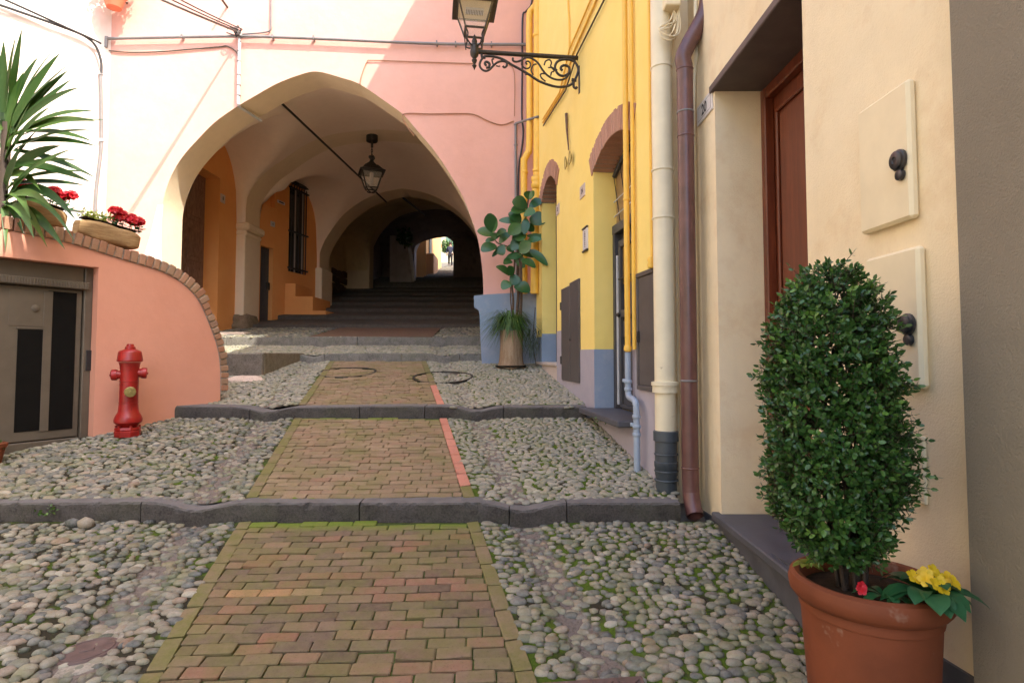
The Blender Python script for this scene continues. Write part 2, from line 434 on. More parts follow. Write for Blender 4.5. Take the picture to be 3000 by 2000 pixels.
PETY = leafmat('yellow_petal', (.85, .55, .01), (.9, .65, .03), .5, .25)
BARK = paint('brown_bark', (.10, .062, .038), .85, var=.4, vs=25, bump=.004, bs=60)
TWIG = paint('twig', (.06, .04, .028), .8)
# ================================================================== the street
def surf(x, y):                              # walked surface with the gutters' dip
    return gz(y)-((.034*gut(x, y)) if y < K4 else 0)
# one big sheet under everything
g = MB(); ys = [-60, -20, -6]+[i*.5 for i in range(-10, 9)]+[4.25, 4.5, 5, 5.5, 6, 6.6, 7, 7.5, 8, 8.5, 9, 9.5, 10, 10.45, 10.8, 11.4, 11.95, 12.3, 13, 13.7, 14.35]+[15+.75*i for i in range(50)]+[90, 300]
xs = [-200, -40, -14, -8, -6, -4, -2, 0, 2, 4, 8, 14, 40, 200]
for i, y in enumerate(ys):
    yy = max(-20, min(y, 52))
    for x in xs: g.v.append((x, y, gz(yy)-.16))
n = len(xs)
for i in range(len(ys)-1):
    for j in range(n-1): g.f.append((i*n+j, i*n+j+1, (i+1)*n+j+1, (i+1)*n+j))
struct(g.build('ground', paint('earth', (.12, .10, .08), .95, var=.3)), 'bare earth under and around the paved street')

def pebble(seed):
    rnd = random.Random(seed); bm = bmesh.new(); bmesh.ops.create_icosphere(bm, subdivisions=2 if seed < 20 else 1, radius=1)
    ph = [rnd.uniform(0, 6) for _ in range(6)]
    for v in bm.verts:
        d = v.co.normalized(); k = 1+.07*math.sin(2.3*d.x+ph[0])+.07*math.sin(2.7*d.y+ph[1])+.05*math.sin(3.1*d.z+ph[2])
        # superellipsoid: flatter faces than a ball
        q = (abs(d.x)**2.6+abs(d.y)**2.6+abs(d.z)**2.6)**(-1/2.6)
        v.co = d*k*q
    return bm
PEB = []
for i in range(8):
    bm = pebble(i)
    for v in bm.verts: v.co = Vector((v.co.x, v.co.y, v.co.z))
    me = bpy.data.meshes.new('cobble'); bm.to_mesh(me); bm.free(); me.shade_smooth(); PEB.append(me)
PEBS = []
for i in range(6):
    bm = pebble(30+i); bm.verts.ensure_lookup_table(); PEBS.append(([v.co.copy() for v in bm.verts], [tuple(v.index for v in f.verts) for f in bm.faces])); bm.free()
PEBM = {}
def pebs(m):
    if m.name not in PEBM:
        PEBM[m.name] = []
        for me in PEB:
            c = me.copy(); c.materials.append(m); PEBM[m.name].append(c)
    return PEBM[m.name]
def cobble_field(label, inside, x0, x1, y0, y1, m, size=1.0, n_parts=300, seed=1, row=.5):
    rnd = random.Random(seed)
    # the bed
    b = MB(); nx = max(4, int((x1-x0)/.07)); ny = max(3, int((y1-y0)/.07)); idx = {}; gv = []
    for j in range(ny+1):
        for i in range(nx+1):
            x = x0+(x1-x0)*i/nx; y = y0+(y1-y0)*j/ny; idx[(i, j)] = len(b.v)
            b.v.append((x, y, surf(x, min(y, y1-.006))-.008)); gv.append(gut(x, y))
    for j in range(ny):
        for i in range(nx):
            x = x0+(x1-x0)*(i+.5)/nx; y = y0+(y1-y0)*(j+.5)/ny
            if inside(x, y, .05): b.f.append((idx[(i,j)], idx[(i+1,j)], idx[(i+1,j+1)], idx[(i,j+1)]))
    me = b.mesh('cobbled_pavement', 60); at_ = me.attributes.new('gut', 'FLOAT', 'POINT')
    for k, q in enumerate(gv): at_.data[k].value = q
    bed = struct(obj('cobbled_pavement', me, BEDL if 'left' in label else BED), label)
    # the stones
    st = []; sx, sy = .066*size, .047*size; j = 0; y = y0
    while y < y1:
        x = x0+(sx/2 if j % 2 else 0)+rnd.uniform(-.02, .02)
        while x < x1:
            px_ = x+rnd.gauss(0, .013)*size; py_ = y+rnd.gauss(0, .011)*size+.03*math.sin(x*3.1+seed)*size
            x += sx*rnd.uniform(.85, 1.2)
            if not inside(px_, py_, -.012) or not (y0-.01 < py_ < y1+.01): continue
            gg = gut(px_, py_); k = rnd.uniform(.78, 1.22)*(1.3 if rnd.random() < .05 else 1)
            if gg > .6 and rnd.random() < .15: continue
            a = .0365*size*k*rnd.uniform(.78, 1.22); c = .025*size*k*rnd.uniform(.82, 1.18); h = .0175*size*rnd.uniform(.88, 1.12)
            rz = rnd.gauss(0.1, row)
            if rnd.random() < .1: rz += 1.3
            if abs(abs(px_-pc(py_))-HW) < .15: rz = rnd.gauss(0, .12)
            st.append((px_, py_, surf(px_, py_)-.008-.004*gg+rnd.uniform(-.002, .003), a, c, h, rz, rnd.gauss(0, .06), rnd.gauss(0, .06)))
        y += sy; j += 1
    def shown(t):
        if t[1] < .3: return 0
        u = 1500+t[0]/t[1]*F; v = 1040-t[2]/t[1]*F
        return t[3]/t[1] if (-20 < u < 3020 and v < 2060) else 0
    st.sort(key=lambda t: -shown(t))
    slope = math.atan(.14); ms = pebs(m)
    for t in st[:n_parts]:
        o = bpy.data.objects.new('cobble', ms[rnd.randrange(8)]); COL.objects.link(o); o.parent = bed
        o.location = t[:3]; o.scale = t[3:6]; o.rotation_euler = (slope+t[7], t[8], t[6])
    if len(st) > n_parts:
        r = MB()
        for t in st[n_parts:]:
            if shown(t) == 0 and rnd.random() < .3: pass
            vs_, fs_ = PEBS[rnd.randrange(6)]
            M = Matrix.Translation(t[:3]) @ Euler((slope+t[7], t[8], t[6])).to_matrix().to_4x4() @ Matrix.Diagonal((*t[3:6], 1))
            r.add([M @ q for q in vs_], fs_)
        stuff(r.build('cobble_mass', m, bed, smooth=180))
    return bed
def lwall_x(y): return -4.27+.588*(y-5.98)
def ywall_x(y): return 1.85-.139*y
COVER_A = (.02, .52, 2.15, 2.62)             # iron drain cover, x0 x1 y0 y1
def covered(x, y):                           # places taken by covers and pots
    return False
def in_la(x, y, e): return -5.6 < x < pc(y)-HW+e and y < K1-.01
def in_ra(x, y, e):
    if y < 2.62 and .10 < x < .60: return False
    return pc(y)+HW-e < x < 1.50 and y < K1-.01
def in_lb(x, y, e): return max(-6.2, lwall_x(y)-.1) < x < pc(y)-HW+e
def in_rb(x, y, e): return pc(y)+HW-e < x < ywall_x(y)+.05
def in_lc(x, y, e): return (lwall_x(y)-.05 if y < 7.15 else -5.2) < x < pc(y)-HW+e and not (y > 9.2 and x < -4.1)
def in_rc(x, y, e): return pc(y)+HW-e < x < ywall_x(y)+.03
cobble_field('grey river cobbles left of the brick path in the foreground', in_la, -3.9, -.9, 2.0, K1, COBBLE, 1.0, 300, 3)
cobble_field('mossy pale cobbles right of the brick path in the foreground', in_ra, -.55, 1.48, 1.2, K1, cobblemat('grey_pale_cobble', .12), .95, 300, 5, .35)
cobble_field('worn cobbles left of the path by the red hydrant', in_lb, -5.8, -1.9, 4.43, K2, cobblemat('warm_grey_cobble', .12), 1.0, 300, 8)
cobble_field('pale cobbles right of the path below the yellow house door', in_rb, -.75, 1.25, 4.43, K2, COBBLP, .92, 300, 11)
cobble_field('cobbles left of the path beside the curved coral wall', in_lc, -5.2, -2.5, 6.97, K3, COBBLP, 1.05, 300, 13)
cobble_field('whitish cobbles right of the path below the tree stump', in_rc, -1.75, .95, 6.97, K3, cobblemat('whitish_cobble', .5), 1.0, 300, 17)
def in_d(x, y, e): return -7.6 < x < -.15
cobble_field('cobbled landing across the mouth of the vaulted passage', in_d, -7.6, -.15, 10.74, K4, COBBLP, 1.05, 120, 19)
def in_e(x, y, e): return (-6.9 < x < -4.35 or -1.65 < x < 0)
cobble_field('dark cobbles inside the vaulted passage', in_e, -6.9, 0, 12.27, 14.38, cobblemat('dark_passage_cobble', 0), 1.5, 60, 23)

# brick path, one strip between each pair of kerbs
def bricks_meshes(m, n=6):
    out = []
    for i in range(n):
        rnd = random.Random(50+i); b = MB().cbox((-.5, -.5, -.5), (.5, .5, .5), .05)
        me = b.mesh('brick'); 
        for v in me.vertices:
            v.co.x += rnd.uniform(-.012, .012); v.co.y += rnd.uniform(-.03, .03); v.co.z += rnd.uniform(-.02, .02)
        me.materials.append(m); out.append(me)
    return out
BRM1, BRM2, EDM, RDM = bricks_meshes(BRICK), bricks_meshes(BRICK2), bricks_meshes(EDGEB), bricks_meshes(REDB)
def put(me, name, loc, size, rot, parent):
    o = bpy.data.objects.new(name, me); COL.objects.link(o); o.location = loc; o.scale = size; o.rotation_euler = rot; o.parent = parent; return o
RAW = bricks_meshes(brickmat('freshly_broken_brick', [(0, (.55, .23, .11)), (.5, (.42, .25, .15)), (1, (.40, .28, .18))], .55))
MANH = [(-2.63, 9.28, .46, .46), (-1.05, 8.85, .46, .50)]   # manholes: x y rx ry
def brick_path(label, y0, y1, slope, red_from, seed, holes=()):
    rnd = random.Random(seed); BRM = BRM1 if y0 < 4 else BRM2
    b = MB(); nn = 24
    for i in range(nn+1):
        y = y0+(y1-y0)*i/nn; b.v += [(pc(y)-HW, y, gz(y)-.014), (pc(y)+HW, y, gz(y)-.014)]
    for i in range(nn): b.f.append((2*i, 2*i+1, 2*i+3, 2*i+2))
    path = struct(b.build('brick_path', MOSSB), label)
    L, W, th = .182, .083, .06; ang = math.atan(slope); j = 0; y = y0+W/2
    rot0 = math.atan(.045); lst = []
    while y < y1-.02:
        xa = pc(y)-HW+.095; xb = pc(y)+HW-.095; x = xa; first = True
        while x < xb-.01:
            l = L*rnd.uniform(.94, 1.06)
            if first: l = L*(.55 if j % 2 else 1.0)*rnd.uniform(.8, 1.1); first = False
            if x+l > xb-.045: l = xb-x
            xc = x+l/2; yc = y+(xc-pc(y))*.045
            if y0-.0 < yc < y1-.02 and not any(abs(math.hypot((xc-h[0])/h[2], (yc-h[1])/h[3])-1) < .06 for h in holes):
                lst.append((xc, yc, l-.007))
            x += l
        y += W; j += 1
    lst.sort(key=lambda t: t[1])
    rest = MB()
    for k, (xc, yc, l) in enumerate(lst):
        loc = (xc, yc, gz(yc)-th/2+rnd.gauss(0, .0028)-(.006 if rnd.random() < .06 else 0)); size = (l, W-.007, th)
        rot = (ang+rnd.gauss(0, .02), rnd.gauss(0, .014), rot0+rnd.gauss(0, .013))
        broken = y0 < 4 and abs(yc-3.32) < .05 and -1.55 < xc < -1.1
        if broken: put(RAW[k % 6], 'brick', loc, (size[0], size[1], size[2]-.004), rot, path)
        elif k < 300: put(BRM[rnd.randrange(6)], 'brick', loc, size, rot, path)
        else:
            me = BRM[rnd.randrange(6)]; M = Matrix.Translation(loc) @ Euler(rot).to_matrix().to_4x4() @ Matrix.Diagonal((*size, 1))
            rest.add([M @ v.co for v in me.vertices], [tuple(p.vertices) for p in me.polygons])
    if rest.v: stuff(rest.build('brick_mass', BRICK2, path))
    # edging bricks laid lengthwise
    for sd_ in (-1, 1):
        y = y0
        while y < y1-.03:
            l = .245*rnd.uniform(.9, 1.1); l = min(l, y1-.012-y); ym = y+l/2; x = pc(ym)+sd_*(HW-.045)
            red = sd_ > 0 and red_from is not None and red_from[0] < ym < red_from[1]
            put((RDM if red else EDM)[rnd.randrange(6)], 'edging_brick', (x, ym, gz(ym)-th/2+.004), (.084, l-.008, th), (ang, rnd.gauss(0, .02), .21+rnd.gauss(0, .01)), path)
            y += l
    return path
brick_path('mossy brick path in the foreground below the first kerb', 1.9, K1-.005, .1265, None, 31)
brick_path('brick path between the first and second kerb', 4.455, K2-.005, .162, (4.75, 6.7), 33)
brick_path('brick path with round manholes before the arch', 6.965, K3-.005, .135, (6.9, 8.2), 35, MANH)
rp = MB(); rp.v = [(-4.3, 12.27, gz(12.27)+.002), (-1.7, 12.27, gz(12.27)+.002), (-1.75, 14.39, gz(14.39)+.002), (-4.25, 14.39, gz(14.39)+.002)]; rp.f = [(0, 1, 2, 3)]
struct(rp.build('brick_path', brickmat('red_passage_brick', [(0, (.15, .07, .052)), (1, (.18, .085, .062))], .15)), 'reddish brick strip inside the vaulted passage')

# kerb steps, each a row of long stones
def kerb(label, y, depth, h, x0, x1, joints, m, dips=True, seed=0, zoff=0):
    rnd = random.Random(seed); ztop0 = gz(y+.05)
    root = None; js = [x0]+list(joints)+[x1]; objs = []
    for k in range(len(js)-1):
        a, bx_ = js[k]+.004, js[k+1]-.004; n = max(4, int((bx_-a)/.028)); b = MB(); tilt = rnd.uniform(-.004, .004); yo = rnd.uniform(-.012, .012)
        for i in range(n+1):
            x = a+(bx_-a)*i/n
            gg = math.exp(-(((abs(x-pc(y))-1.2))/.20)**2) if dips else 0
            zt = ztop0-.056*gg+tilt*(i/n-.5)*2+.006*math.sin(x*2.2+seed)+zoff; yf = y-.030*gg+yo+.006*math.sin(x*5+seed)
            zb = ztop0-h-.12; w = .005*math.sin(x*11+seed)+rnd.gauss(0, .0022); ch = abs(rnd.gauss(0, .004))+(.018*rnd.random() if rnd.random() < .08 else 0)
            b.v += [(x, yf+w, zb), (x, yf-.003+w, zt-.05), (x, yf+.001+ch*.4, zt-.010-ch), (x, yf+.012+ch, zt-.001), (x, yf+depth, zt+rnd.gauss(0, .001)), (x, yf+depth, zb)]
        for i in range(n):
            for q in range(5): b.f.append((i*6+q, (i+1)*6+q, (i+1)*6+q+1, i*6+q+1))
        b.f += [(0, 1, 2, 3, 4, 5), tuple(n*6+q for q in (5, 4, 3, 2, 1, 0))]
        if root is None:
            root = struct(b.build('kerb_step', m, smooth=28), label)
        else: b.build('kerb_stone', m, root, smooth=28)
    return root
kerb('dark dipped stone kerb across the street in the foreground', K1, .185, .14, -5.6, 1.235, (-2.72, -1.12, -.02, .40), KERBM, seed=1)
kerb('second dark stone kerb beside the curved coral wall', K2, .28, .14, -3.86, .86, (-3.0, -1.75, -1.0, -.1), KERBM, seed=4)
kerb('grey stone kerb at the mouth of the passage', K3, .22, .14, -4.15, -.48, (-3.4, -2.0, -.95), KERBL, seed=6)
kerb('rough granite kerb inside the arch', K4, .27, .15, -7.0, -.2, (-5.9, -4.55, -4.2, -3.2, -1.7), KERBL, dips=False, seed=9)
# stairs climbing through the passage and out the far end
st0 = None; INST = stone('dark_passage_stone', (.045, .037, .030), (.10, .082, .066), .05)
for i in range(43):
    if i < 7: y0 = 14.4+1.5*i; z = gz(y0+.001); run, rise = 1.5, .23
    else: y0 = 24.9+.75*(i-7); z = gz(y0+.001); run, rise = .75, 0
    xa, xb = (-7.0, .1) if y0 < 30 else (-4.6, -.6)
    b = MB(); n = 14; rnd = random.Random(i)
    off = [rnd.gauss(0, .012) for _ in range(n+1)]
    for k in range(n+1):
        x = xa+(xb-xa)*k/n; bow = -.10*math.cos((x+3.4)/3.4*1.5) if y0 < 24 else 0
        zz = z+off[k]*.6
        b.v += [(x, y0+bow+off[k], z-.5), (x, y0+bow+off[k], zz-.025), (x, y0+bow+off[k]+.03, zz), (x, y0+run+.12, zz+rise+.004), (x, y0+run+.12, z-.5)]
    for k in range(n):
        for q in range(4): b.f.append((k*5+q, (k+1)*5+q, (k+1)*5+q+1, k*5+q+1))
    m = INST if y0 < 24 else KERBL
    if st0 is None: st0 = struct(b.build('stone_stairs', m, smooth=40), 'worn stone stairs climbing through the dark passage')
    else: b.build('step', m, st0, smooth=40)
# ================================================================== wall builders
def wall_cols(W, s0, s1, z0, z1, holes, depth=None, out=0, rev=None):
    """front sheet of a wall with openings. holes: (a, b, zlo, ztop) with ztop a number or f(s). returns front MB, reveal MB"""
    fr = MB(); rv = MB(); br = {s0, s1}
    for (a, b, lo, top) in holes:
        br |= {a, b}
        if callable(top): br |= {a+(b-a)*k/16 for k in range(17)}
    br = sorted(q for q in br if s0 <= q <= s1)
    T = lambda top, q: top(q) if callable(top) else top
    for a, b in zip(br, br[1:]):
        if b-a < 1e-6: continue
        m = (a+b)/2; hs = sorted([h for h in holes if h[0] < m < h[1]], key=lambda h: h[2])
        za = zb = z0 if not callable(z0) else None
        if callable(z0): za, zb = z0(a), z0(b)
        for h in hs:
            if h[2] > min(za, zb)+1e-6: fr.quad(W.p(a, za, out), W.p(b, zb, out), W.p(b, h[2], out), W.p(a, h[2], out))
            za, zb = T(h[3], a), T(h[3], b)
            if depth:
                rv.quad(W.p(a, za, out), W.p(b, zb, out), W.p(b, zb, out-depth), W.p(a, za, out-depth))
                if h[2] > (z0(a) if callable(z0) else z0): rv.quad(W.p(a, h[2], out), W.p(b, h[2], out), W.p(b, h[2], out-depth), W.p(a, h[2], out-depth))
        e = z1(a) if callable(z1) else z1; e2 = z1(b) if callable(z1) else z1
        if e > za+1e-6: fr.quad(W.p(a, za, out), W.p(b, zb, out), W.p(b, e2, out), W.p(a, e, out))
    if depth:
        for (a, b, lo, top) in holes:
            for q in (a, b): rv.quad(W.p(q, lo, out), W.p(q, T(top, q), out), W.p(q, T(top, q), out-depth), W.p(q, lo, out-depth))
    return fr, rv
def wbox(mb, W, a, b, z0, z1, o0, o1, c=.004):   # chamfered box on a wall: along a..b, heights, out from o0 to o1
    M = Matrix.Translation(W.o) @ Matrix((W.t.to_3d(), W.n.to_3d(), Vector((0, 0, 1)))).transposed().to_4x4()
    mb.cbox((min(a, b), min(o0, o1), min(z0, z1)), (max(a, b), max(o0, o1), max(z0, z1)), c, M); return mb
def wpix(mb, W, x0, y0, x1, y1, o0, o1, c=.004):
    a = W.uw(x0, y0); b = W.uw(x1, y1)
    return wbox(mb, W, a[0], b[0], a[1], b[1], o0, o1, c)
def arch_solid(mb, prof, x0, x1, zbot, ztop, y0, y1, soff=None, zb=None):
    """wall y0..y1 pierced by an arch; prof = [(x, z)] left foot to right foot. soffit faces go to soff"""
    soff = soff or mb
    for y, fl in ((y0, 0), (y1, 1)):
        L = [((x0, y, zbot), (prof[0][0], y, zbot), (prof[0][0], y, ztop), (x0, y, ztop)), ((prof[-1][0], y, zbot), (x1, y, zbot), (x1, y, ztop), (prof[-1][0], y, ztop))]
        for a, b in zip(prof, prof[1:]):
            if abs(b[0]-a[0]) > 1e-6: L.append(((a[0], y, a[1]), (b[0], y, b[1]), (b[0], y, ztop), (a[0], y, ztop)))
        for q in L: mb.quad(*(q if not fl else q[::-1]))
    ft = [(prof[0][0], zbot)]+list(prof)+[(prof[-1][0], zbot)]
    for a, b in zip(ft, ft[1:]): soff.quad((a[0], y0, a[1]), (a[0], y1, a[1]), (b[0], y1, b[1]), (b[0], y0, b[1]))
    mb.quad((x0, y0, ztop), (x1, y0, ztop), (x1, y1, ztop), (x0, y1, ztop))
    return mb
def profpix(pts, Y, k=4):
    return [(p.x, p.z) for p in smoothline([at(a, b, Y) for a, b in pts], k)]
def monotone(pr):
    out = [pr[0]]
    for p in pr[1:]:
        out.append((max(p[0], out[-1][0]+1e-4), p[1]))
    return out
def zof(pr, x): return lin(pr, x)
def mirror(half, ax): return half+[(2*ax-x, z) for x, z in reversed(half[:-1])]

# ================================================================== the pink house with the arch and its vaulted passage
pink = thing('pink_house', 'pink stuccoed house pierced by a wide pointed archway', 'house', (-3.3, FY, -.1))
A1 = monotone(profpix([(468, 800), (468.5, 740), (469, 695), (471, 638), (481, 574), (504, 510), (536, 458), (580, 408), (631, 357), (692, 314), (746, 282), (810, 246), (874, 221), (928, 210),
                (1000, 228), (1052, 246), (1114, 287), (1180, 335), (1220, 380), (1268, 436), (1312, 500), (1353, 571), (1379, 634), (1397, 690), (1406, 735), (1414, 800), (1416, 850)], FY))
FB = FY+.66
fw = MB(); sf = MB()
XL, XR = at(290, 500, FY).x, at(1575, 500, FY).x+.5
arch_solid(fw, A1, XL, XR, -1.2, 13, FY, FB, sf)
fw.build('wall', PINK, pink, weld=True); sf.build('archway_soffit', ARCHC, pink, smooth=50, weld=True)
# patch of bare white plaster by the arch foot
pt = [at(*q, FY-.004) for q in ((462, 600), (452, 640), (440, 690), (425, 740), (420, 800), (476, 800), (472, 740), (472, 690), (474, 640), (478, 600))]
MB().prism(pt, (0, .003, 0)).build('bare_plaster_patch', WHITE, pink)
# blue painted base of the facade with a moulded corner
pl = [at(*q, FY-.14) for q in ((1388, 866), (1430, 862), (1500, 858), (1590, 854), (1600, 1100), (1414, 1090), (1410, 1040), (1407, 980), (1405, 925), (1402, 908), (1395, 903), (1389, 900))]
MB().prism(pl, (0, .30, 0)).build('painted_base', BLUE, pink)
# arches and vaults inside
A2h = profpix([(712, 980), (711, 800), (710, 651), (713, 610), (735, 555), (776, 506), (828, 468), (889, 427), (955, 398), (1037, 384), (1108, 379)], 14.2)
A2 = monotone(mirror(A2h, A2h[-1][0]))
A3h = profpix([(933, 960), (933, 860), (932, 779), (940, 730), (960, 690), (1001, 634), (1052, 593), (1113, 565), (1180, 552)], 17.8)
A3 = monotone(mirror(A3h, A3h[-1][0]))
A4h = profpix([(1081, 860), (1080, 736), (1087, 706), (1108, 669), (1149, 629), (1205, 608), (1270, 600)], 23.6)
A4 = monotone(mirror(A4h, A4h[-1][0]))
A5 = monotone(profpix([(1212, 900), (1210, 800), (1210, 755), (1213, 732), (1225, 705), (1245, 684), (1271, 670), (1300, 684), (1318, 697), (1327, 712), (1328, 800), (1328, 900)], 30.0))
LX = -6.78                                   # left wall of the passage
def inner_arch(pr, y0, y1, zb, m, name):
    a = MB(); s_ = MB(); arch_solid(a, pr, LX-.5, .9, zb, 9.5, y0, y1, s_)
    a.build(name, m, pink, weld=True); s_.build('arch_soffit', ARCHC if m in (VAULT, ARCHC) else m, pink, smooth=50, weld=True)
inner_arch(A2, 14.2, 15.0, .3, VAULT, 'arch_wall')
inner_arch(A3, 17.8, 18.75, .8, VAULT, 'arch_wall')
inner_arch(A4, 23.6, 24.3, 2, ARCHC, 'arch_wall')
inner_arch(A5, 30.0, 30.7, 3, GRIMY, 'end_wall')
def vault(y0, y1, p0, p1, zs, zl, m, lift=.12):
    b = MB(); nx, ny = 64, 28; xa, xb = LX, .15
    for j in range(ny+1):
        t = j/ny; y = y0-.01+(y1-y0+.02)*t
        B = zs+(zl-zs)*(max(0, 1-abs(2*t-1)**2.8))**(1/2.8)
        for i in range(nx+1):
            x = xa+(xb-xa)*i/nx; A = zof(p0, x)*(1-t)+zof(p1, x)*t+lift*(1-abs(2*t-1)**2)
            d = A-B; k = .12; hh = max(0, 1-abs(d)/k); z = max(A, B)+hh*hh*k*.25     # softened groin
            b.v.append((x, y, z))
    for j in range(ny):
        for i in range(nx): b.f.append((j*(nx+1)+i, j*(nx+1)+i+1, (j+1)*(nx+1)+i+1, (j+1)*(nx+1)+i))
    b.build('vault', m, pink, smooth=180)
    def zv(p, y):
        x = p; t = min(1, max(0, (y-y0)/(y1-y0))); B = zs+(zl-zs)*(max(0, 1-abs(2*t-1)**2.8))**(1/2.8)
        return max(B, zof(p0, x)*(1-t)+zof(p1, x)*t+lift*(1-abs(2*t-1)**2))
    return zv
    return lambda y: zs+(zl-zs)*(max(0, 1-abs(2*min(1, max(0, (y-y0)/(y1-y0)))-1)**2.8))**(1/2.8)
L1 = vault(FB, 14.2, A1, A2, 2.6, 5.1, VAULT)
L2 = vault(15.0, 17.8, A2, A3, 2.8, 5.0, VAULT)
L3 = vault(18.75, 23.6, A3, A4, 3.4, 5.0, OCHRE)
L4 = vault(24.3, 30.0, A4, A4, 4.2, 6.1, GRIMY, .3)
PAS = Wall((LX, 0), (0, 1)); PAS.n = Vector((1, 0, 0))
# first bay: orange wall with a tall carved door
def passwall(W, y0, y1, zv, holes, m, depth, name='side_wall'):
    br = [y0+(y1-y0)*k/24 for k in range(25)]
    f, r = MB(), MB()
    def top(s_): p = W.p(s_, 0); return zv(p.x, p.y)+.06
    for a, b in zip(br, br[1:]):
        q, _ = wall_cols(W, a, b, .0, top, [(max(h[0], a), min(h[1], b), h[2], h[3]) for h in holes if h[0] < b and h[1] > a])
        f.add(q.v, q.f)
    for h in holes:
        o = lambda s_, z, d: W.p(s_, z, -d)
        r.quad(o(h[0], h[2], 0), o(h[0], h[3], 0), o(h[0], h[3], depth), o(h[0], h[2], depth)); r.quad(o(h[1], h[2], 0), o(h[1], h[3], 0), o(h[1], h[3], depth), o(h[1], h[2], depth))
        r.quad(o(h[0], h[3], 0), o(h[1], h[3], 0), o(h[1], h[3], depth), o(h[0], h[3], depth)); r.quad(o(h[0], h[2], 0), o(h[1], h[2], 0), o(h[1], h[2], depth), o(h[0], h[2], depth))
    f.add(r.v, r.f); return f.build(name, m, pink, weld=True)
PAS2 = Wall((-6.62, 15.0), (.6, 2.8)); PAS2.n = Vector((PAS2.t.y, -PAS2.t.x, 0))
y1 = PAS.uw(641, 700)[0]; zt = PAS.uw(641, 520)[1]
D1 = (y1-1.75, y1, .2, zt)
passwall(PAS, FB, 14.2, L1, [D1], ORANGE, .35)
dr = MB(); wbox(dr, PAS, D1[0], D1[1], D1[2], D1[3], -.42, -.34, .004); door = dr.build('door', OLDW, pink)
hw = (D1[1]-D1[0])/2; zz = [D1[2]+.12, D1[2]+.95, D1[2]+1.85, D1[2]+2.75, D1[3]-.1]
for c in range(2):
    a0 = D1[0]+c*hw+.12; a1 = a0+hw-.22
    for k in range(4):
        q = MB(); wbox(q, PAS, a0, a1, zz[k]+.05, zz[k+1]-.05, -.345, -.325, .012); wbox(q, PAS, a0+.08, a1-.08, zz[k]+.14, zz[k+1]-.14, -.33, -.305, .012); q.build('door_panel', OLDW, door)
# second bay: orange wall, small door, grilled window, niche
dA, dB = PAS2.uw(757, 850)[0], PAS2.uw(790, 850)[0]
S2 = (.12, PAS2.uw(798, 850)[0], .5, PAS2.uw(798, 728)[1])
wA, wB = PAS2.uw(848, 600), PAS2.uw(895, 800)
W2 = (wA[0], wB[0], PAS2.uw(895, 806)[1], PAS2.uw(870, 548)[1])
N2 = (.15, PAS2.uw(806, 590)[0], PAS2.uw(806, 611)[1], PAS2.uw(806, 545)[1])
passwall(PAS2, 0.0, 2.86, L2, [S2, W2, N2], ORANGE, .14)
b = MB(); wbox(b, PAS2, N2[0], N2[1], N2[2], N2[3], -.2, -.13); b.build('niche_back', ORANGE, pink)
b = MB(); wbox(b, PAS2, S2[0], S2[1], S2[2], S2[3], -.20, -.12); sd2 = b.build('door', DOORG, pink)
for k in range(4):
    a = S2[0]+.08+k*(S2[1]-S2[0]-.16)/4; b = MB(); wbox(b, PAS2, a+.01, a+(S2[1]-S2[0]-.16)/4-.01, S2[2]+.1, S2[3]-.1, -.125, -.108); b.build('door_board', DOORG, sd2)
b = MB(); wbox(b, PAS2, S2[1]-.14, S2[1]-.04, 1.75, 1.95, -.11, -.05); b.build('handle', IRON, sd2)
b = MB(); wbox(b, PAS2, W2[0], W2[1], W2[2], W2[3], -.20, -.13); win = b.build('window', DGLASS, pink)
for k in range(7):
    a = W2[0]+(W2[1]-W2[0])*(k+.5)/7; MB().tube([PAS2.p(a, W2[2], .03), PAS2.p(a, W2[3], .03)], .016, 6).build('grille_bar', IRON, win)
for k in range(3):
    z = W2[2]+(W2[3]-W2[2])*(.04, .46, .96)[k]; b = MB(); wbox(b, PAS2, W2[0]-.05, W2[1]+.05, z-.02, z+.02, .0, .06); b.build('grille_bar', IRON, win)
b = MB(); wbox(b, PAS2, W2[0]-.1, W2[1]+.1, W2[3]+.02, W2[3]+.08, 0, .14); b.build('lintel', IRON, win)
b = MB(); wbox(b, PAS2, W2[0], W2[0]+.04, W2[2], W2[3], -.13, -.09); wbox(b, PAS2, W2[0]+.52*(W2[1]-W2[0]), W2[0]+.56*(W2[1]-W2[0]), W2[2], W2[3], -.13, -.09); wbox(b, PAS2, W2[1]-.04, W2[1], W2[2], W2[3], -.13, -.09); b.build('frame', SIGNP, win)
# third and fourth bay
passwall(PAS, 18.75, 23.6, L3, [(20.0, 21.3, 1.5, 4.1)], OCHRE, .3)
b = MB(); wbox(b, PAS, 19.95, 21.35, 1.5, 4.1, -.3, -.25); b.build('door', DOORG, pink)
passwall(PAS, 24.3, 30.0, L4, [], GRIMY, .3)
b = MB()
for y in (18.9, 19.35, 21.7, 22.2, 22.7, 23.1):
    for k in range(9):
        rr = random.Random(int(y*100)+k); z = 1.4+.28*k+rr.uniform(-.05, .05)
        if z < 3.3: wbox(b, PAS, y+rr.uniform(-.2, 0), y+.42+rr.uniform(0, .1), z, z+.25, -.05, .03+rr.uniform(0, .05), .03)
stuff(b.build('rough_stonework', stone('brown_rubble', (.07, .045, .03), (.18, .115, .075), .1), pink))
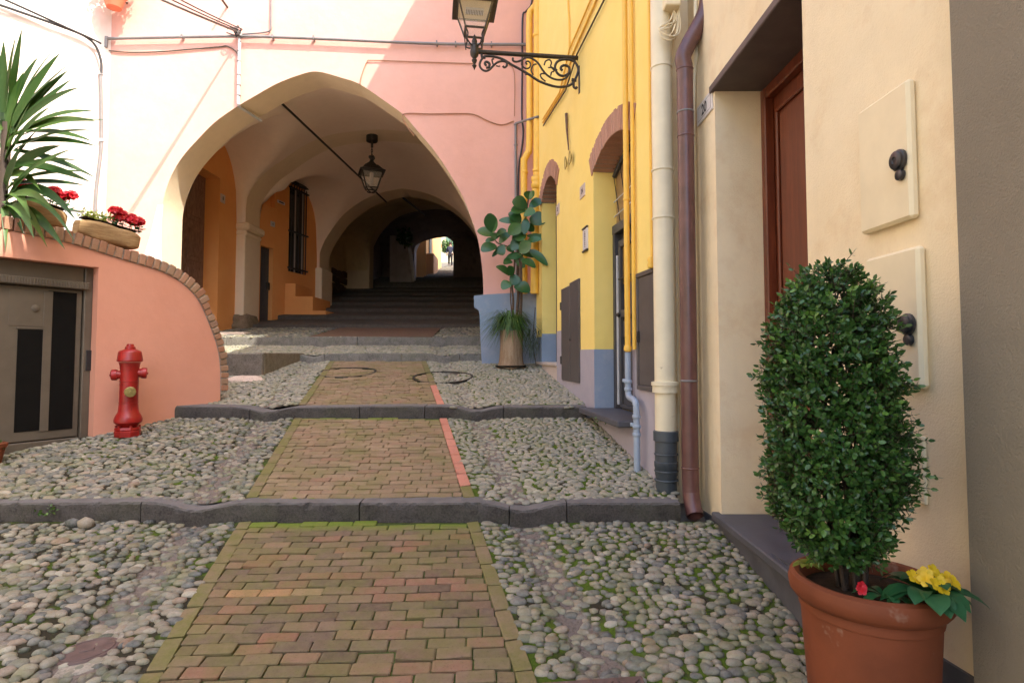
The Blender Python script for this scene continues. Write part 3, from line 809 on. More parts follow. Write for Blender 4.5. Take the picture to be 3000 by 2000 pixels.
# right wall of the passage, roof over it, outer left side
MB().box((.0, FB, -1), (.5, 18.7, 9.4)).build('passage_wall', VAULT, pink); MB().box((.0, 18.71, -1), (.5, 23.6, 9.4)).build('passage_wall', OCHRE, pink)
MB().box((.0, 23.61, -1), (.5, 30, 9.4)).build('passage_wall', GRIMY, pink)
b = MB().box((XL, FY+.02, 13), (XR, 31, 13.3)); b.box((XL, FB+.01, -1), (XL+.3, 31, 12.98)); b.box((XR-.3, FB+.01, -1), (XR, 31, 12.98)); b.box((XL, 30.72, 7.5), (XR, 31, 12.98)); b.build('upper_shell', PINK, pink)
# capital and pier of the second arch, and the white pier of the third
cap = MB(); a = A2[0][0]; z = at(711, 655, 14.2).z
cap.cbox((a-.32, 14.12, z-.17), (a+.12, 15.08, z+.03), .05); cap.cbox((a-.30, 14.14, z-.30), (a+.05, 15.05, z-.17), .06); cap.build('capital', ARCHC, pink)
cap = MB().cbox((a-.28, 14.15, .2), (a+.02, 15.03, z-.28), .02); cap.build('pier', ARCHC, pink)
cap = MB().cbox((A3[0][0]-.3, 17.72, .8), (A3[0][0]+.10, 18.8, at(950, 785, 17.8).z), .03); cap.build('pier', ARCHC, pink)
# orange masonry stairs against the left wall of the second bay
p0 = at(822, 835, 16.2)
stp = thing('masonry_steps', 'orange plastered steps against the passage wall under the grilled window', 'steps', (-6.2, 16.6, .9))
for k, (xa, xb, za) in enumerate(((822, 866, 830), (822, 917, 868), (822, 955, 910))):
    q0, q1 = at(xa, 945, 16.2), at(xb, za, 16.2)
    MB().cbox((LX+.15-k*.002, 16.2-k*.003, .5), (q1.x, 17.75+k*.002, q1.z), .012).build('step', ORANGE, stp)
# rough stone footing of the pier
def rock(mb, c, s_, seed):
    rnd = random.Random(seed); bm = bmesh.new(); bmesh.ops.create_icosphere(bm, subdivisions=3, radius=1)
    ph = [rnd.uniform(0, 6) for _ in range(9)]
    vs_ = []
    for v in bm.verts:
        d = v.co.normalized(); q = (abs(d.x)**3+abs(d.y)**3+abs(d.z)**3)**(-1/3)
        k = q*(1+.09*math.sin(3*d.x+ph[0])*math.sin(4*d.y+ph[1])+.06*math.sin(7*d.z+ph[2])+.05*math.sin(9*d.x+ph[3])+.04*math.sin(13*d.y+ph[4]))
        vs_.append((c[0]+d.x*k*s_[0], c[1]+d.y*k*s_[1], c[2]+d.z*k*s_[2]))
    fs_ = [tuple(v.index for v in f.verts) for f in bm.faces]; bm.free(); mb.add(vs_, fs_)
b = MB(); rock(b, (a-.12, 14.5, .72), (.30, .48, .28), 3); b.build('rough_footing', stone('brown_footing', (.10, .07, .045), (.24, .17, .11), .3), pink, smooth=60)
LEDGE = stone('passage_ledge_stone', (.13, .10, .07), (.27, .21, .15), .2)
for k, (x0, x1, y_, h) in enumerate(((800, 880, 953, .17), (880, 960, 955, .16), (955, 1025, 958, .18))):
    q0, q1 = at(x0, y_, 15.3-.0), at(x1, y_, 15.3)
    tag(MB().cbox((q0.x+.01, 14.9-.1*k, .3), (q1.x, 16.3-.1*k, q0.z+h*.35), .04).build('stone_slab', LEDGE),
        ('worn stone slab at the foot of the orange steps, nearest the pier', 'middle worn stone slab at the foot of the orange steps', 'worn stone slab at the right end of the row below the orange steps')[k], 'stone slab', 'slabs at the foot of the orange steps')
# pale leaning buttress deep in the passage
bt = [at(*q, 26.5) for q in ((1142, 690), (1188, 690), (1200, 760), (1211, 860), (1142, 860))]
tag(MB().prism(bt, (0, 1.2, 0)).build('leaning_buttress', PALEG), 'pale leaning plastered buttress deep in the dark passage', 'buttress')

# ================================================================== white house on the left
wh = thing('white_house', 'blinding white sunlit house wall behind the flower troughs', 'house', (-8, 9, 0))
f, _ = wall_cols(WHT, -26, 0.05, -3, 8.2, []); f.prism([WHT.p(-26, 8.2, .25), WHT.p(.05, 8.2, .25), WHT.p(.05, 8.35, .25), WHT.p(-26, 8.35, .25)], -WHT.n*3)
f.build('wall', WHITE, wh)

# ================================================================== yellow house on the right
yel = thing('yellow_house', 'bright yellow house with a blue painted base beside the archway', 'house', (1, 7.5, -.5))
YS = lambda px, py=900: YEL.uw(px, py)[0]
ZB = -1.6
def segarch(a, b, zs, rise):
    return lambda q: zs+rise*max(0, 1-((q-(a+b)/2)/((b-a)/2))**2)
d2a, d2b = YS(1853), YS(1741)                # main door
d2sill = YEL.uw(1800, 1215)[1]; d2s = YEL.uw(1728, 518)[1]
d1a, d1b = YS(1632), YS(1588)                # far door
d1sill = YEL.uw(1610, 1062)[1]; d1s = YEL.uw(1592, 590)[1]
D2T = segarch(d2a, d2b, d2s, .16); D1T = segarch(d1a, d1b, d1s, .26)
fr, rv = wall_cols(YEL, YS(1932), 10.7, ZB, 9.0, [(d2a, d2b, d2sill, lambda q: D2T(q)+.035), (d1a, d1b, d1sill, lambda q: D1T(q)+.035)], .37)
fr.add(rv.v, rv.f)
fr.prism([YEL.p(YS(1932), 9.0, .75), YEL.p(10.7, 9.0, .75), YEL.p(10.7, 9.2, .75), YEL.p(YS(1932), 9.2, .75)], -YEL.n*8)
fr.build('wall', YELLOW, yel, weld=True)
# painted base: lilac face, blue in the door reveals
b = MB(); hi = YEL.uw(1660, 965)[1]; lo = YEL.uw(1735, 1023)[1]; hs = YS(1680)
def lil(s0, s1, z1): wbox(b, YEL, s0, s1, ZB, z1, -.1, .006, .002)
for q in ((YS(1932), d2a, lo), (d2a+.001, d2b-.001, d2sill-.07), (d2b, hs, lo), (hs+.001, d1a, hi)):
    b = MB(); lil(*q); b.build('painted_base', LILAC, yel)
b = MB(); lil(d1a+.001, d1b-.001, d1sill-.055); b.build('painted_base', SIGNP, yel)
b = MB(); zb2 = YEL.uw(1600, 975)[1]; wbox(b, YEL, d1b, 10.6, ZB, zb2-.05, -.1, .007, .002); b.build('painted_base', BLUE, yel)
for s_, zt_ in ((d2b, lo), (d1b, zb2)):
    b = MB(); b.quad(YEL.p(s_-.004, ZB, .006), YEL.p(s_-.004, zt_, .006), YEL.p(s_-.004, zt_, -.24), YEL.p(s_-.004, ZB, -.24)); b.build('reveal_base', BLUE, yel)
# brick arches over both doors
def brick_arch(a, b, zs, rise, h, n, o0, parent, name='brick_arch'):
    c = (a+b)/2; w_ = (b-a)/2; first = None
    for k in range(n):
        t = (k+.5)/n; s_ = a-.06+(b-a+.12)*t; z = zs+rise*(1-((s_-c)/w_)**2); sl = -2*rise*(s_-c)/w_**2
        M = Matrix.Translation(YEL.p(s_, z+.004, 0)) @ Matrix((YEL.t, YEL.n, Vector((0, 0, 1)))).transposed().to_4x4() @ Matrix.Rotation(-math.atan(sl)*.9, 4, 'Y')
        wd = (b-a+.12)/n; rr = random.Random(k)
        q = MB().cbox((-wd/2+.003, -.24, -.004), (wd/2-.003, .012+rr.uniform(0, .008), h+rr.uniform(-.012, .012)), .006, M)
        q.build('brick', ARCHB, parent)
def mort(a, b, zs, rise, h, parent):
    q = MB(); n = 14; c = (a+b)/2; w_ = (b-a)/2; P = []
    for k in range(n+1):
        s_ = a-.06+(b-a+.12)*k/n; P.append((s_, zs+rise*(1-((s_-c)/w_)**2)))
    poly = [YEL.p(s_, z+.008, .006) for s_, z in P]+[YEL.p(s_, z+h-.006, .006) for s_, z in reversed(P)]
    return q.prism(poly, -YEL.n*.22).build('brick_arch', MORTAR, parent)
ba = mort(d2a, d2b, d2s, .16, .235, yel); brick_arch(d2a, d2b, d2s, .16, .235, 22, 0, ba)
ba = mort(d1a, d1b, d1s, .26, .24, yel); brick_arch(d1a, d1b, d1s, .26, .24, 20, 0, ba)
# main door: frame, leaf with glass and bars, lower panels, fanlight with lattice
trz = YEL.uw(1785, 640)[1]
b = MB(); wbox(b, YEL, d2a, d2b, d2sill, D2T((d2a+d2b)/2)+.02, -.36, -.30); dd = b.build('door', DOORG, yel)
for (s0, s1, z0, z1, o0, o1, m, nm) in (
    (d2b-.07, d2b-.002, d2sill, trz, -.30, -.22, DOORG, 'door_frame'), (d2a+.002, d2a+.06, d2sill, trz, -.30, -.22, DOORG, 'door_frame'),
    (d2a+.002, d2b-.002, trz-.05, trz+.05, -.30, -.215, DOORG, 'transom'),
    (d2b-.105, d2b-.075, d2sill+.05, trz-.3, -.29, -.235, GREYW, 'door_edge'),
    (d2a+.08, d2b-.16, YEL.uw(1790, 850)[1]+.12, trz-.22, -.30, -.283, OGLASS, 'pane'),
    (d2a+.10, d2b-.18, d2sill+.06, d2sill+.72, -.30, -.275, DOORG, 'door_panel'),
    (d2a+.10, d2b-.18, d2sill+.80, d2sill+.98, -.30, -.275, DOORG, 'door_panel'),
    (d2b-.17, d2b-.11, d2sill+.02, trz-.16, -.30, -.25, DOORG, 'door_stile'), (d2a+.06, d2b-.11, trz-.22, trz-.14, -.30, -.25, DOORG, 'door_rail'),
    (d2a+.06, d2b-.11, d2sill+.02, d2sill+.06, -.30, -.25, DOORG, 'door_rail'), (d2a+.06, d2b-.11, d2sill+1.02, d2sill+1.10, -.30, -.25, DOORG, 'door_rail')):
    q = MB(); wbox(q, YEL, s0, s1, z0, z1, o0, o1); q.build(nm, m, dd)
for k in range(3):
    s_ = d2a+.15+k*.24; MB().tube([YEL.p(s_, d2sill+1.16, -.25), YEL.p(s_, trz-.2, -.25)], .009, 6).build('bar', IRON, dd)
for z in (d2sill+1.45, d2sill+2.0): MB().tube([YEL.p(d2a+.05, z, -.245), YEL.p(d2b-.13, z, -.245)], .009, 6).build('bar', IRON, dd)
MB().lathe([(0, 0), (.02, .004), (.026, .02), (.012, .04), (0, .045)], n=10, M=Matrix.Rotation(math.pi/2, 4, 'Y').inverted(), c=YEL.p(d2b-.15, d2sill+1.05, -.25)).build('knob', IRON, dd, smooth=50)
fl = MB(); n = 12; P = [(d2a+(d2b-d2a)*k/n) for k in range(n+1)]
poly = [YEL.p(s_, D2T(s_)-.01, -.27) for s_ in P]+[YEL.p(d2b, trz+.05, -.27), YEL.p(d2a, trz+.05, -.27)]
fan = fl.prism(poly, -YEL.n*.02).build('fanlight', TGLASS, dd)
q = MB().tube([YEL.p(s_, D2T(s_)-.035, -.25) for s_ in P], .028, 6); q.build('fanlight_frame', DOORG, dd)
for k in range(5):
    s_ = d2a+.1+k*(d2b-d2a-.1)/5; MB().tube([YEL.p(s_, trz+.06, -.235), YEL.p(min(s_+.22, d2b-.03), D2T(min(s_+.22, d2b-.03))-.06, -.235)], .006, 5).build('lattice_bar', IRON, dd)
for z in (.15, .32): MB().tube([YEL.p(d2a+.05, trz+z+.05, -.23), YEL.p(d2b-.04, trz+z, -.23)], .006, 5).build('lattice_bar', GREYW, dd)
# far door in its deep reveal
b = MB(); wbox(b, YEL, d1a, d1b, d1sill, D1T((d1a+d1b)/2)+.02, -.34, -.24); b.build('door', DOORG, yel)
# sills
b = MB(); sz = d2sill; wbox(b, YEL, d2a-.02, d2b+.10, sz-.055, sz+.006, -.28, .16, .01); b.build('doorstep', SLATE, yel)
b = MB(); wbox(b, YEL, d1a, 10.5, d1sill-.05, d1sill+.006, -.28, .03, .01); b.build('doorstep', SIGNP, yel)
# two-leaf hatch and the meter hatch
def hatch(label, x0, y0, x1, y1, leaves):
    a = YEL.uw(x0, y0); c = YEL.uw(x1, y1); s0, s1 = sorted((a[0], c[0])); z0, z1 = sorted((a[1], c[1]))
    t = thing('wall_hatch', label, 'hatch', YEL.p((s0+s1)/2, z0, 0))
    if leaves == 2:
        for k in range(2):
            q = MB(); wbox(q, YEL, s0+(s1-s0)*k/2+.003, s0+(s1-s0)*(k+1)/2-.003, z0, z1-(.03 if k else 0), -.002, .022, .004); q.build('leaf', HATCH, t)
        for z in (z0+.22, z1-.32):
            q = MB(); wbox(q, YEL, s1-.004, s1+.05, z, z+.11, -.002, .03); q.build('hinge', IRON, t)
        MB().lathe([(0, 0), (.014, .001), (.014, .012), (0, .014)], n=10, c=YEL.p((s0+s1)/2-.04, (z0+z1)/2-.1, .022), M=Matrix.Rotation(-math.pi/2, 4, 'Y')).build('lock', IRON, t)
    else:
        q = MB()
        for (p0, p1, r0, r1) in ((s0, s1, z1-.04, z1), (s0, s1, z0, z0+.04), (s0, s0+.035, z0+.042, z1-.042), (s1-.035, s1, z0+.042, z1-.042)): wbox(q, YEL, p0, p1, r0, r1, -.002, .03)
        q.build('frame', HATCH, t)
        q = MB(); wbox(q, YEL, s0+.037, s1-.037, z0+.042, z1-.042, -.002, .018); q.build('leaf', HATCH, t)
        q = MB(); wbox(q, YEL, s1-.06, s1-.045, (z0+z1)/2-.1, (z0+z1)/2, .018, .045); q.build('handle', IRON, t)
hatch('scuffed dark two-leaf hatch low in the yellow wall beside the stump', 1648, 842, 1702, 1122, 2)
hatch('brown framed meter hatch between the thin pipe and the fat cream pipe', 1871, 803, 1932, 1149, 1)

# ================================================================== cream house, nearest on the right
crm = thing('cream_house', 'cream stuccoed house with a varnished wooden door on the right', 'house', (1.5, 3, -1.2))
cA = CRM.uw(2368, 800)[0]; cB = CRM.uw(2104, 900)[0]; cL = CRM.uw(2088, 273)[1]; cS = CRM.uw(2108, 1503)[1]
cN = CRM.uw(2842, 1000)[0]; cF = CRM.uw(2036, 900)[0]
fr, rv = wall_cols(CRM, cN, 4.95, -1.9, 11, [(cA, cB, cS, cL)], .37)
fr.add(rv.v, rv.f); fr.box((1.49, cN+.01, 11), (9, 4.95, 11.2)); fr.box((1.49, 4.93, -2), (3, 4.95, 10.99)); fr.build('wall', CREAM, crm, weld=True)
z0, z1 = CRM.uw(2042, 1480)[1], CRM.uw(2775, 1925)[1]
def prof(s_): return z1+(z0-z1)*(s_-1.9)/(4.6-1.9)
q = MB(); n = 12
pp = [CRM.p(cN+(4.6-cN)*k/n, prof(cN+(4.6-cN)*k/n), .012) for k in range(n+1)]+[CRM.p(4.6, -1.7, .012), CRM.p(cN, -1.9, .012)]
q.prism(pp, -CRM.n*.02).build('painted_base', SLATE, crm)
MB().cbox((1.20, 4.74, -1.9), (1.479, 5.3, 10.9), .006).build('corner_pier', CREAM, crm)
q = MB(); wbox(q, CRM, cA-.03, cB+.07, cS-.045, cS+.006, -.36, .05, .008); q.build('doorstep', SLATE, crm)
q = MB(); wbox(q, CRM, cA-.02, cB+.05, cL-.005, cL+.05, -.36, .025, .006); q.build('lintel', paint('dark_slate_lintel', (.10, .075, .07), .6, var=.3, vs=5, bump=.002), crm)
q = MB(); wbox(q, CRM, cA, cB, cS, cL, -.46, -.40, .003); cdoor = q.build('door', DOORW, crm)
q = MB(); wbox(q, CRM, cB-.07, cB-.001, cS+.001, cL-.008, -.40, -.33, .008); wbox(q, CRM, cA+.001, cA+.07, cS+.001, cL-.008, -.40, -.33, .008); wbox(q, CRM, cA+.07, cB-.07, cL-.09, cL-.008, -.40, -.335, .008); q.build('door_frame', DOORW, cdoor)
mid = (cA+cB)/2
rows = [(cL-.24, CRM.uw(2300, 835)[1]*1.0), (0, 0)]
zt_ = cL-.22; zr = -.02; 
for c in range(2):
    a0, a1 = (mid+.06, cB-.15) if c == 0 else (cA+.15, mid-.06)
    for (za, zb_) in ((.02, zt_), (-.45, -.10), (cS+.16, -.57)):
        q = MB()
        for (p0, p1, r0, r1) in ((a0-.02, a1+.02, zb_, zb_+.025), (a0-.02, a1+.02, za-.025, za), (a0-.02, a0+.005, za, zb_), (a1-.005, a1+.02, za, zb_)): wbox(q, CRM, p0, p1, r0, r1, -.40, -.375, .01)
        q.build('moulding', DOORW, cdoor)
        q = MB(); wbox(q, CRM, a0+.035, a1-.035, za+.035, zb_-.035, -.40, -.382, .016); q.build('door_panel', DOORW, cdoor)
# grey house closing the right edge
gy = thing('grey_house', 'shaded grey stucco wall at the right edge of the picture', 'house', (1.45, 0, -1.5))
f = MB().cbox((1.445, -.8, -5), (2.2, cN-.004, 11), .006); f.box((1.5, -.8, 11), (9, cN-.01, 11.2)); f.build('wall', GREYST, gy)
f = MB().cbox((1.46, -14, -5), (2.2, -.81, 7.2), .006); f.box((1.5, -14, 7.2), (9, -.81, 7.4)); f.build('unseen_low_wing', GREYST, gy)  # unseen wing, kept low so sun reaches past it to the left side

# ================================================================== curved coral wall with brick coping
cv = thing('curved_wall', 'coral plastered retaining wall curving down under a brick coping', 'wall', LFT.p(0, -.8))
c4 = lambda x, y: (x/2.24, 650+y/2.24)
inn = [LFT.uw(*c4(*q)) for q in ((90, 62), (230, 92), (370, 122), (540, 165), (760, 235), (980, 300), (1110, 350), (1220, 425), (1300, 515), (1355, 630), (1402, 750), (1430, 850), (1444, 960), (1446, 1060), (1446, 1120))]
cr = LFT.uw(282, 1000)[0]; ct = LFT.uw(282, 783)[1]
S = [Vector((a, z, 0)) for a, z in inn]; S = [(p.x, p.y) for p in smoothline(S, 6)]
sl = (S[1][1]-S[0][1])/(S[1][0]-S[0][0]); left = (-4.5, S[0][1]+sl*.35*(-4.5-S[0][0]))
poly = [(cr, -1.35), (S[-1][0], -1.35)]+[q for q in reversed(S)]+[left, (-4.5, ct), (cr, ct)]
MB().prism([LFT.p(a, z) for a, z in poly], -LFT.n*.32).build('wall', PINKW, cv)
# coping bricks follow the curve
def coping():
    C = [left]+S; d = [0]
    for a, b in zip(C, C[1:]): d.append(d[-1]+math.hypot(b[0]-a[0], b[1]-a[1]))
    tot = d[-1]; pos = []; s_ = tot-.02; w_ = .078; k = 0; mb = MB(); up = []
    while s_ > tot-5.2 and s_ > 0:
        a = lin(list(zip(d, [c[0] for c in C])), s_-w_/2); z = lin(list(zip(d, [c[1] for c in C])), s_-w_/2)
        a2 = lin(list(zip(d, [c[0] for c in C])), s_); z2 = lin(list(zip(d, [c[1] for c in C])), s_)
        a1 = lin(list(zip(d, [c[0] for c in C])), s_-w_); z1_ = lin(list(zip(d, [c[1] for c in C])), s_-w_)
        an = math.atan2(z2-z1_, a2-a1); rr = random.Random(k)
        h = .125 if an > -1.0 else .095
        M = Matrix.Translation(LFT.p(a, z, 0)) @ Matrix((LFT.t, LFT.n, Vector((0, 0, 1)))).transposed().to_4x4() @ Matrix.Rotation(-an+rr.gauss(0, .03), 4, 'Y')
        bw = w_*rr.uniform(.76, .92)
        MB().cbox((-bw/2, -.33, .004), (bw/2, .018+rr.uniform(0, .012), h+rr.uniform(-.01, .01)), .006, M).build('brick', COPEB, cv)
        s_ -= w_*rr.uniform(.95, 1.05); k += 1
    # mortar under and between
    inner = [q for q, dd_ in zip(C, d) if dd_ > tot-5.25]; outer = []
    for i, q in enumerate(inner):
        p0 = inner[max(0, i-1)]; p1 = inner[min(len(inner)-1, i+1)]; an = math.atan2(p1[1]-p0[1], p1[0]-p0[0]); h = .112 if an > -1.0 else .083
        outer.append((q[0]-math.sin(an)*h, q[1]+math.cos(an)*h))
    P = [LFT.p(a, z+.001, .008) for a, z in inner]+[LFT.p(a, z, .008) for a, z in reversed(outer)]
    MB().prism(P, -LFT.n*.31).build('coping_mortar', MORTAR, cv)
coping()
# terrace behind it
tz = LFT.uw(200, 690)[1]
poly = [LFT.p(-5, 0, -.33), LFT.p(LFT.uw(420, 800)[0], 0, -.33), Vector((-6.2, FY-.02, 0)), Vector((XL, FY-.02, 0)), WHT.p(-9, 0, .02)]
struct(MB().prism([Vector((p.x, p.y, tz-.1)) for p in poly], (0, 0, -2.2)).build('terrace', paint('terrace_floor', (.35, .30, .26), .9)), 'raised terrace behind the curved wall')

# ================================================================== far end of the passage: sunlit street
fh = thing('orange_house', 'sunlit orange house left of the stairs beyond the passage', 'house', (-4.8, 34, 5))
MB().box((-8, 31.6, 2), (-4.72, 38.5, 14)).build('wall', stucco('far_orange', (.72, .42, .17), amt=.4), fh)
MB().box((-4.72, 32.6, 4.6), (-4.66, 33.4, 6.9)).build('door', DOORG, fh)
MB().box((-4.72, 35, 8), (-4.64, 36, 9.8)).build('window', DOORG, fh)
MB().cbox((-4.715, 31.7, 3), (-4.3, 33.6, 5.6), .03).build('step_block', stucco('far_block', (.6, .36, .2)), fh)
fb = thing('pale_house', 'pale cream house far up the street seen through the last arch', 'house', (-3, 49, 8))
MB().box((-8, 49, 5), (3, 52, 20)).build('wall', stucco('far_cream', (.72, .62, .42), amt=.3), fb)
for k in range(3):
    for j in range(2):
        x = -5.6+k*1.9; z = 9.2+j*3.2; fw_ = MB().box((x, 48.94, z), (x+.9, 49.0, z+1.7)).build('window', paint('green_shutter', (.10, .18, .12), .6), fb)
        MB().box((x-.08, 48.9, z-.1), (x+.98, 48.99, z-.02)).build('sill', SIGNP, fw_)
gw = tag(MB().cbox((-.8, 31, 3), (-.4, 48, 7.2), .03).build('garden_wall', stucco('far_wall', (.6, .45, .33))), 'low garden wall right of the far stairs', 'wall')

# unseen house added across the alley so its sunlit wall lights the right-hand houses
OPP = Wall((-5.7, 0), (0, 1)); OPP.n = Vector((1, 0, 0))
oh = thing('added_opposite_house', 'unseen cream house added across the alley to bounce sunlight onto the right-hand walls', 'house', (-5.7, -3, -1.8))
hs_ = [(-9+3.2*k, -7.9+3.2*k, z, z+1.5) for k in range(4) for z in (1.2, 4.4)]
fr, rv = wall_cols(OPP, -12, 4.0, -3, 8.5, hs_, .18); fr.add(rv.v, rv.f); fr.box((-9, -12, 8.5), (-5.5, 4.0, 8.7)); fr.box((-9, 3.97, -3), (-5.7, 4.0, 8.5)); fr.build('wall', stucco('opposite_cream', (.80, .70, .55), amt=.4), oh, weld=True)
for h in hs_:
    q = MB(); wbox(q, OPP, *h, -.22, -.16); w_ = q.build('window', DGLASS, oh)
    for a in (h[0]-.5, h[1]+.02): q = MB(); wbox(q, OPP, a, a+.48, h[2], h[3], .003, .04); q.build('shutter', paint('green_paint', (.06, .14, .08), .6), w_)
# ================================================================== pipes and cables
def pipe(mb, pts, r, n=14, k=0): return mb.tube(smoothline(pts, k) if k else pts, r, n)
def ring(mb, c, r, h, ax='Z', n=20):
    return mb.lathe([(r*.6, -h/2), (r-.003, -h/2), (r, -h/2+.004), (r, h/2-.004), (r-.003, h/2), (r*.6, h/2)], c, n)
# fat cream downpipe with dark plastic foot
PY = 4.62
pxs = lambda x, y: at(x, y, PY)
t = thing('downpipe', 'fat cream downpipe with a dark plastic foot beside the yellow house', 'drainpipe', pxs(1957, 1440))
c0 = pxs(1957, 1440); rr_ = .082
def pz(y): return at(1957, y, PY).z
X = c0.x-.012; cc = lambda y: (X, PY, pz(y))
MB().tube([(X, PY, pz(1268)), (X, PY, 10)], rr_, 24).build('pipe', CPIPE, t, smooth=40)
q = MB(); q.lathe([(rr_+.001, 0), (rr_+.018, .002), (rr_+.018, .055), (rr_+.026, .058), (rr_+.026, .085), (rr_+.001, .09)], (X, PY, pz(1150)), 28); q.build('socket_collar', CPIPE, t, smooth=40)
for y in (200, 500, 640): ring(MB(), cc(y), rr_+.007, .018).build('bracket_ring', CPIPE, t, smooth=40)
q = MB(); zf = pz(1442)
q.lathe([(.082, zf-.08), (.082, zf+.13), (.088, zf+.14), (.088, zf+.2), (.092, zf+.205), (.092, zf+.24), (.086, zf+.245), (.086, zf+.40), (.098, zf+.405), (.098, pz(1262)), (.083, pz(1260))], (X, PY, 0), 28); q.build('plastic_foot', DPVC, t, smooth=40)
for dz in (.10, .17, .30): ring(MB(), (X, PY, zf+dz), .0945, .012).build('seal_ring', DPVC, t, smooth=40)
# painted copper downpipe with an offset bend
BY = 4.42
t = thing('downpipe', 'glossy brown copper downpipe with an offset bend and open foot', 'drainpipe', at(2020, 1490, BY))
P = [at(2023, 1496, BY), at(2021, 1455, BY), at(2017, 1350, BY), at(2008, 700, BY), at(1999, 300, BY), at(1996, 205, BY), at(2001, 170, BY), at(2020, 125, BY), at(2045, 80, BY), at(2066, 35, BY), at(2075, -20, BY), at(2078, -120, BY)]
P = [Vector((1.345 if i < 6 else p.x, p.y, p.z)) for i, p in enumerate(P)]; P[0].y -= .10; P[0].z -= .01; P[1].y -= .02
b = MB(); b.tube(smoothline(P, 5), .062, 20, cap=False); b.tube([v-Vector((0, 0, 0)) for v in smoothline(P, 5)], .055, 20, cap=False); b.build('pipe', COPPER, t, smooth=60)
for i, py in enumerate((205, 330, 400, 1115, 1370)):
    z = at(2005, py, BY).z; ring(MB(), (1.345, BY, z), .0665, .014).build('clamp', STEELG if i % 2 else COPPER, t, smooth=40)
# thin cream conduit between and the grey-cream offset cable pipe behind the copper pipe
t = thing('conduit', 'thin cream conduit following the bend of the copper pipe', 'conduit', at(2040, 1440, 4.58))
P = [at(2044, 1440, 4.56), at(2036, 900, 4.56), at(2030, 420, 4.56), at(2034, 230, 4.56), at(2055, 160, 4.5), at(2085, 90, 4.5), at(2108, 30, 4.5), at(2120, -60, 4.5)]
MB().tube(smoothline([Vector((min(p.x, 1.463), p.y, p.z)) for p in P], 5), .017, 10).build('pipe', CPIPE, t, smooth=60)
t = tag(MB().tube(smoothline([at(1990, 1420, 4.715), at(1984, 900, 4.715), at(1975, 620, 4.715), at(1968, 400, 4.715), at(1966, -50, 4.715)], 4), .008, 8).build('cable', CPIPE, None, smooth=60), 'thin cream cable running beside the fat cream downpipe', 'cable')
# yellow gas pipe whose lower end is painted blue
GY_ = YEL
t = thing('gas_pipe', 'thin yellow gas pipe turning blue near the ground by the door', 'gas pipe', YEL.px(1905, 1360, .05))
sA = YEL.uw(1838, 900, .06)[0]
zu = lambda y: YEL.uw(1845, y, .06)[1]
MB().tube([YEL.p(sA, zu(1030), .06), YEL.p(sA, 9, .06)], .026, 16).build('upper_pipe', YPIPE, t, smooth=40)
MB().tube([YEL.p(sA-.09, zu(1030)+.02, .03), YEL.p(sA-.09, 9, .03)], .017, 12).build('upper_pipe', YPIPE, t, smooth=40)
q = MB(); q.lathe([(.027, 0), (.036, .004), (.036, .03), (.03, .05), (.027, .05)], YEL.p(sA, zu(1028), .06), 16); q.build('collar', YPIPE, t, smooth=40)
q = MB(); q.lathe([(.027, 0), (.031, .004), (.031, .02), (.027, .024)], YEL.p(sA, zu(580), .06), 16); q.build('collar', YPIPE, t, smooth=40)
e1 = YEL.uw(1862, 1160, .06); e2 = YEL.uw(1890, 1165, .09)
path = [YEL.p(sA, zu(1032), .06), YEL.p(sA, zu(1135), .06), YEL.p(sA-.01, zu(1156), .06), YEL.p(sA-.05, zu(1163), .065), YEL.p(sA-.20, zu(1168), .075), YEL.p(sA-.245, zu(1176), .08), YEL.p(sA-.265, zu(1198), .08), YEL.p(sA-.268, zu(1390), .08)]
MB().tube(smoothline(path, 5), .028, 16).build('lower_pipe', BPIPE, t, smooth=60)
for k, (s_, y, o) in enumerate(((sA, 1118, .06), (sA, 1140, .06), (sA-.265, 1212, .08), (sA-.267, 1262, .08), (sA-.267, 1240, .08))):
    ring(MB(), YEL.p(s_, zu(y), o), .036, .03).build('fitting', BPIPE, t, smooth=40)
for s_, y, o in ((sA+.02, 1115, .09), (sA-.235, 1235, .11)): ring(MB(), YEL.p(s_, zu(y), o), .016, .03).build('valve', BPIPE, t, smooth=40)
# second thin yellow pipe by the meter hatch
s2 = YEL.uw(1908, 600, .03)[0]
t = thing('gas_pipe', 'slim yellow pipe ending in a valve above the brown meter hatch', 'gas pipe', YEL.p(s2, 0, .03))
zv = YEL.uw(1908, 770, .03)[1]
MB().tube([YEL.p(s2, zv, .03), YEL.p(s2, 9, .03)], .013, 12).build('pipe', YPIPE, t, smooth=40)
q = MB(); q.lathe([(.0, -.05), (.025, -.045), (.03, -.02), (.022, 0), (.03, .02), (.02, .045), (.014, .05)], YEL.p(s2, zv, .04), 14); q.build('valve', YPIPE, t, smooth=50)
# pair of yellow drainpipes in the corner
t = thing('downpipe', 'slimmer yellow drainpipe with two offset bends in the corner', 'drainpipe', at(1542, 860, 10.1))
CY = 10.12
P = [at(1578, -60, CY), at(1576, 5, CY), at(1560, 28, CY), at(1551, 60, CY), at(1552, 250, CY), at(1551, 425, CY), at(1545, 450, CY), at(1536, 470, CY), at(1535, 500, CY), at(1536, 860, CY)]
MB().tube(smoothline(P, 5), .06, 16).build('pipe', YPIPE, t, smooth=60)
ring(MB(), at(1536, 505, CY), .067, .04).build('collar', YPIPE, t, smooth=40)
t = thing('downpipe', 'straight yellow drainpipe with a bulging joint beside the far door', 'drainpipe', at(1573, 860, 10.0))
P = [at(1575, -60, 10.0), at(1574, 500, 10.0), at(1570, 560, 10.0), at(1566, 860, 10.0)]
MB().tube(smoothline(P, 5), .07, 16).build('pipe', YPIPE, t, smooth=60)
for y in (105, 500): ring(MB(), at(1574, y, 10.0), .08, .05).build('collar', YPIPE, t, smooth=40)
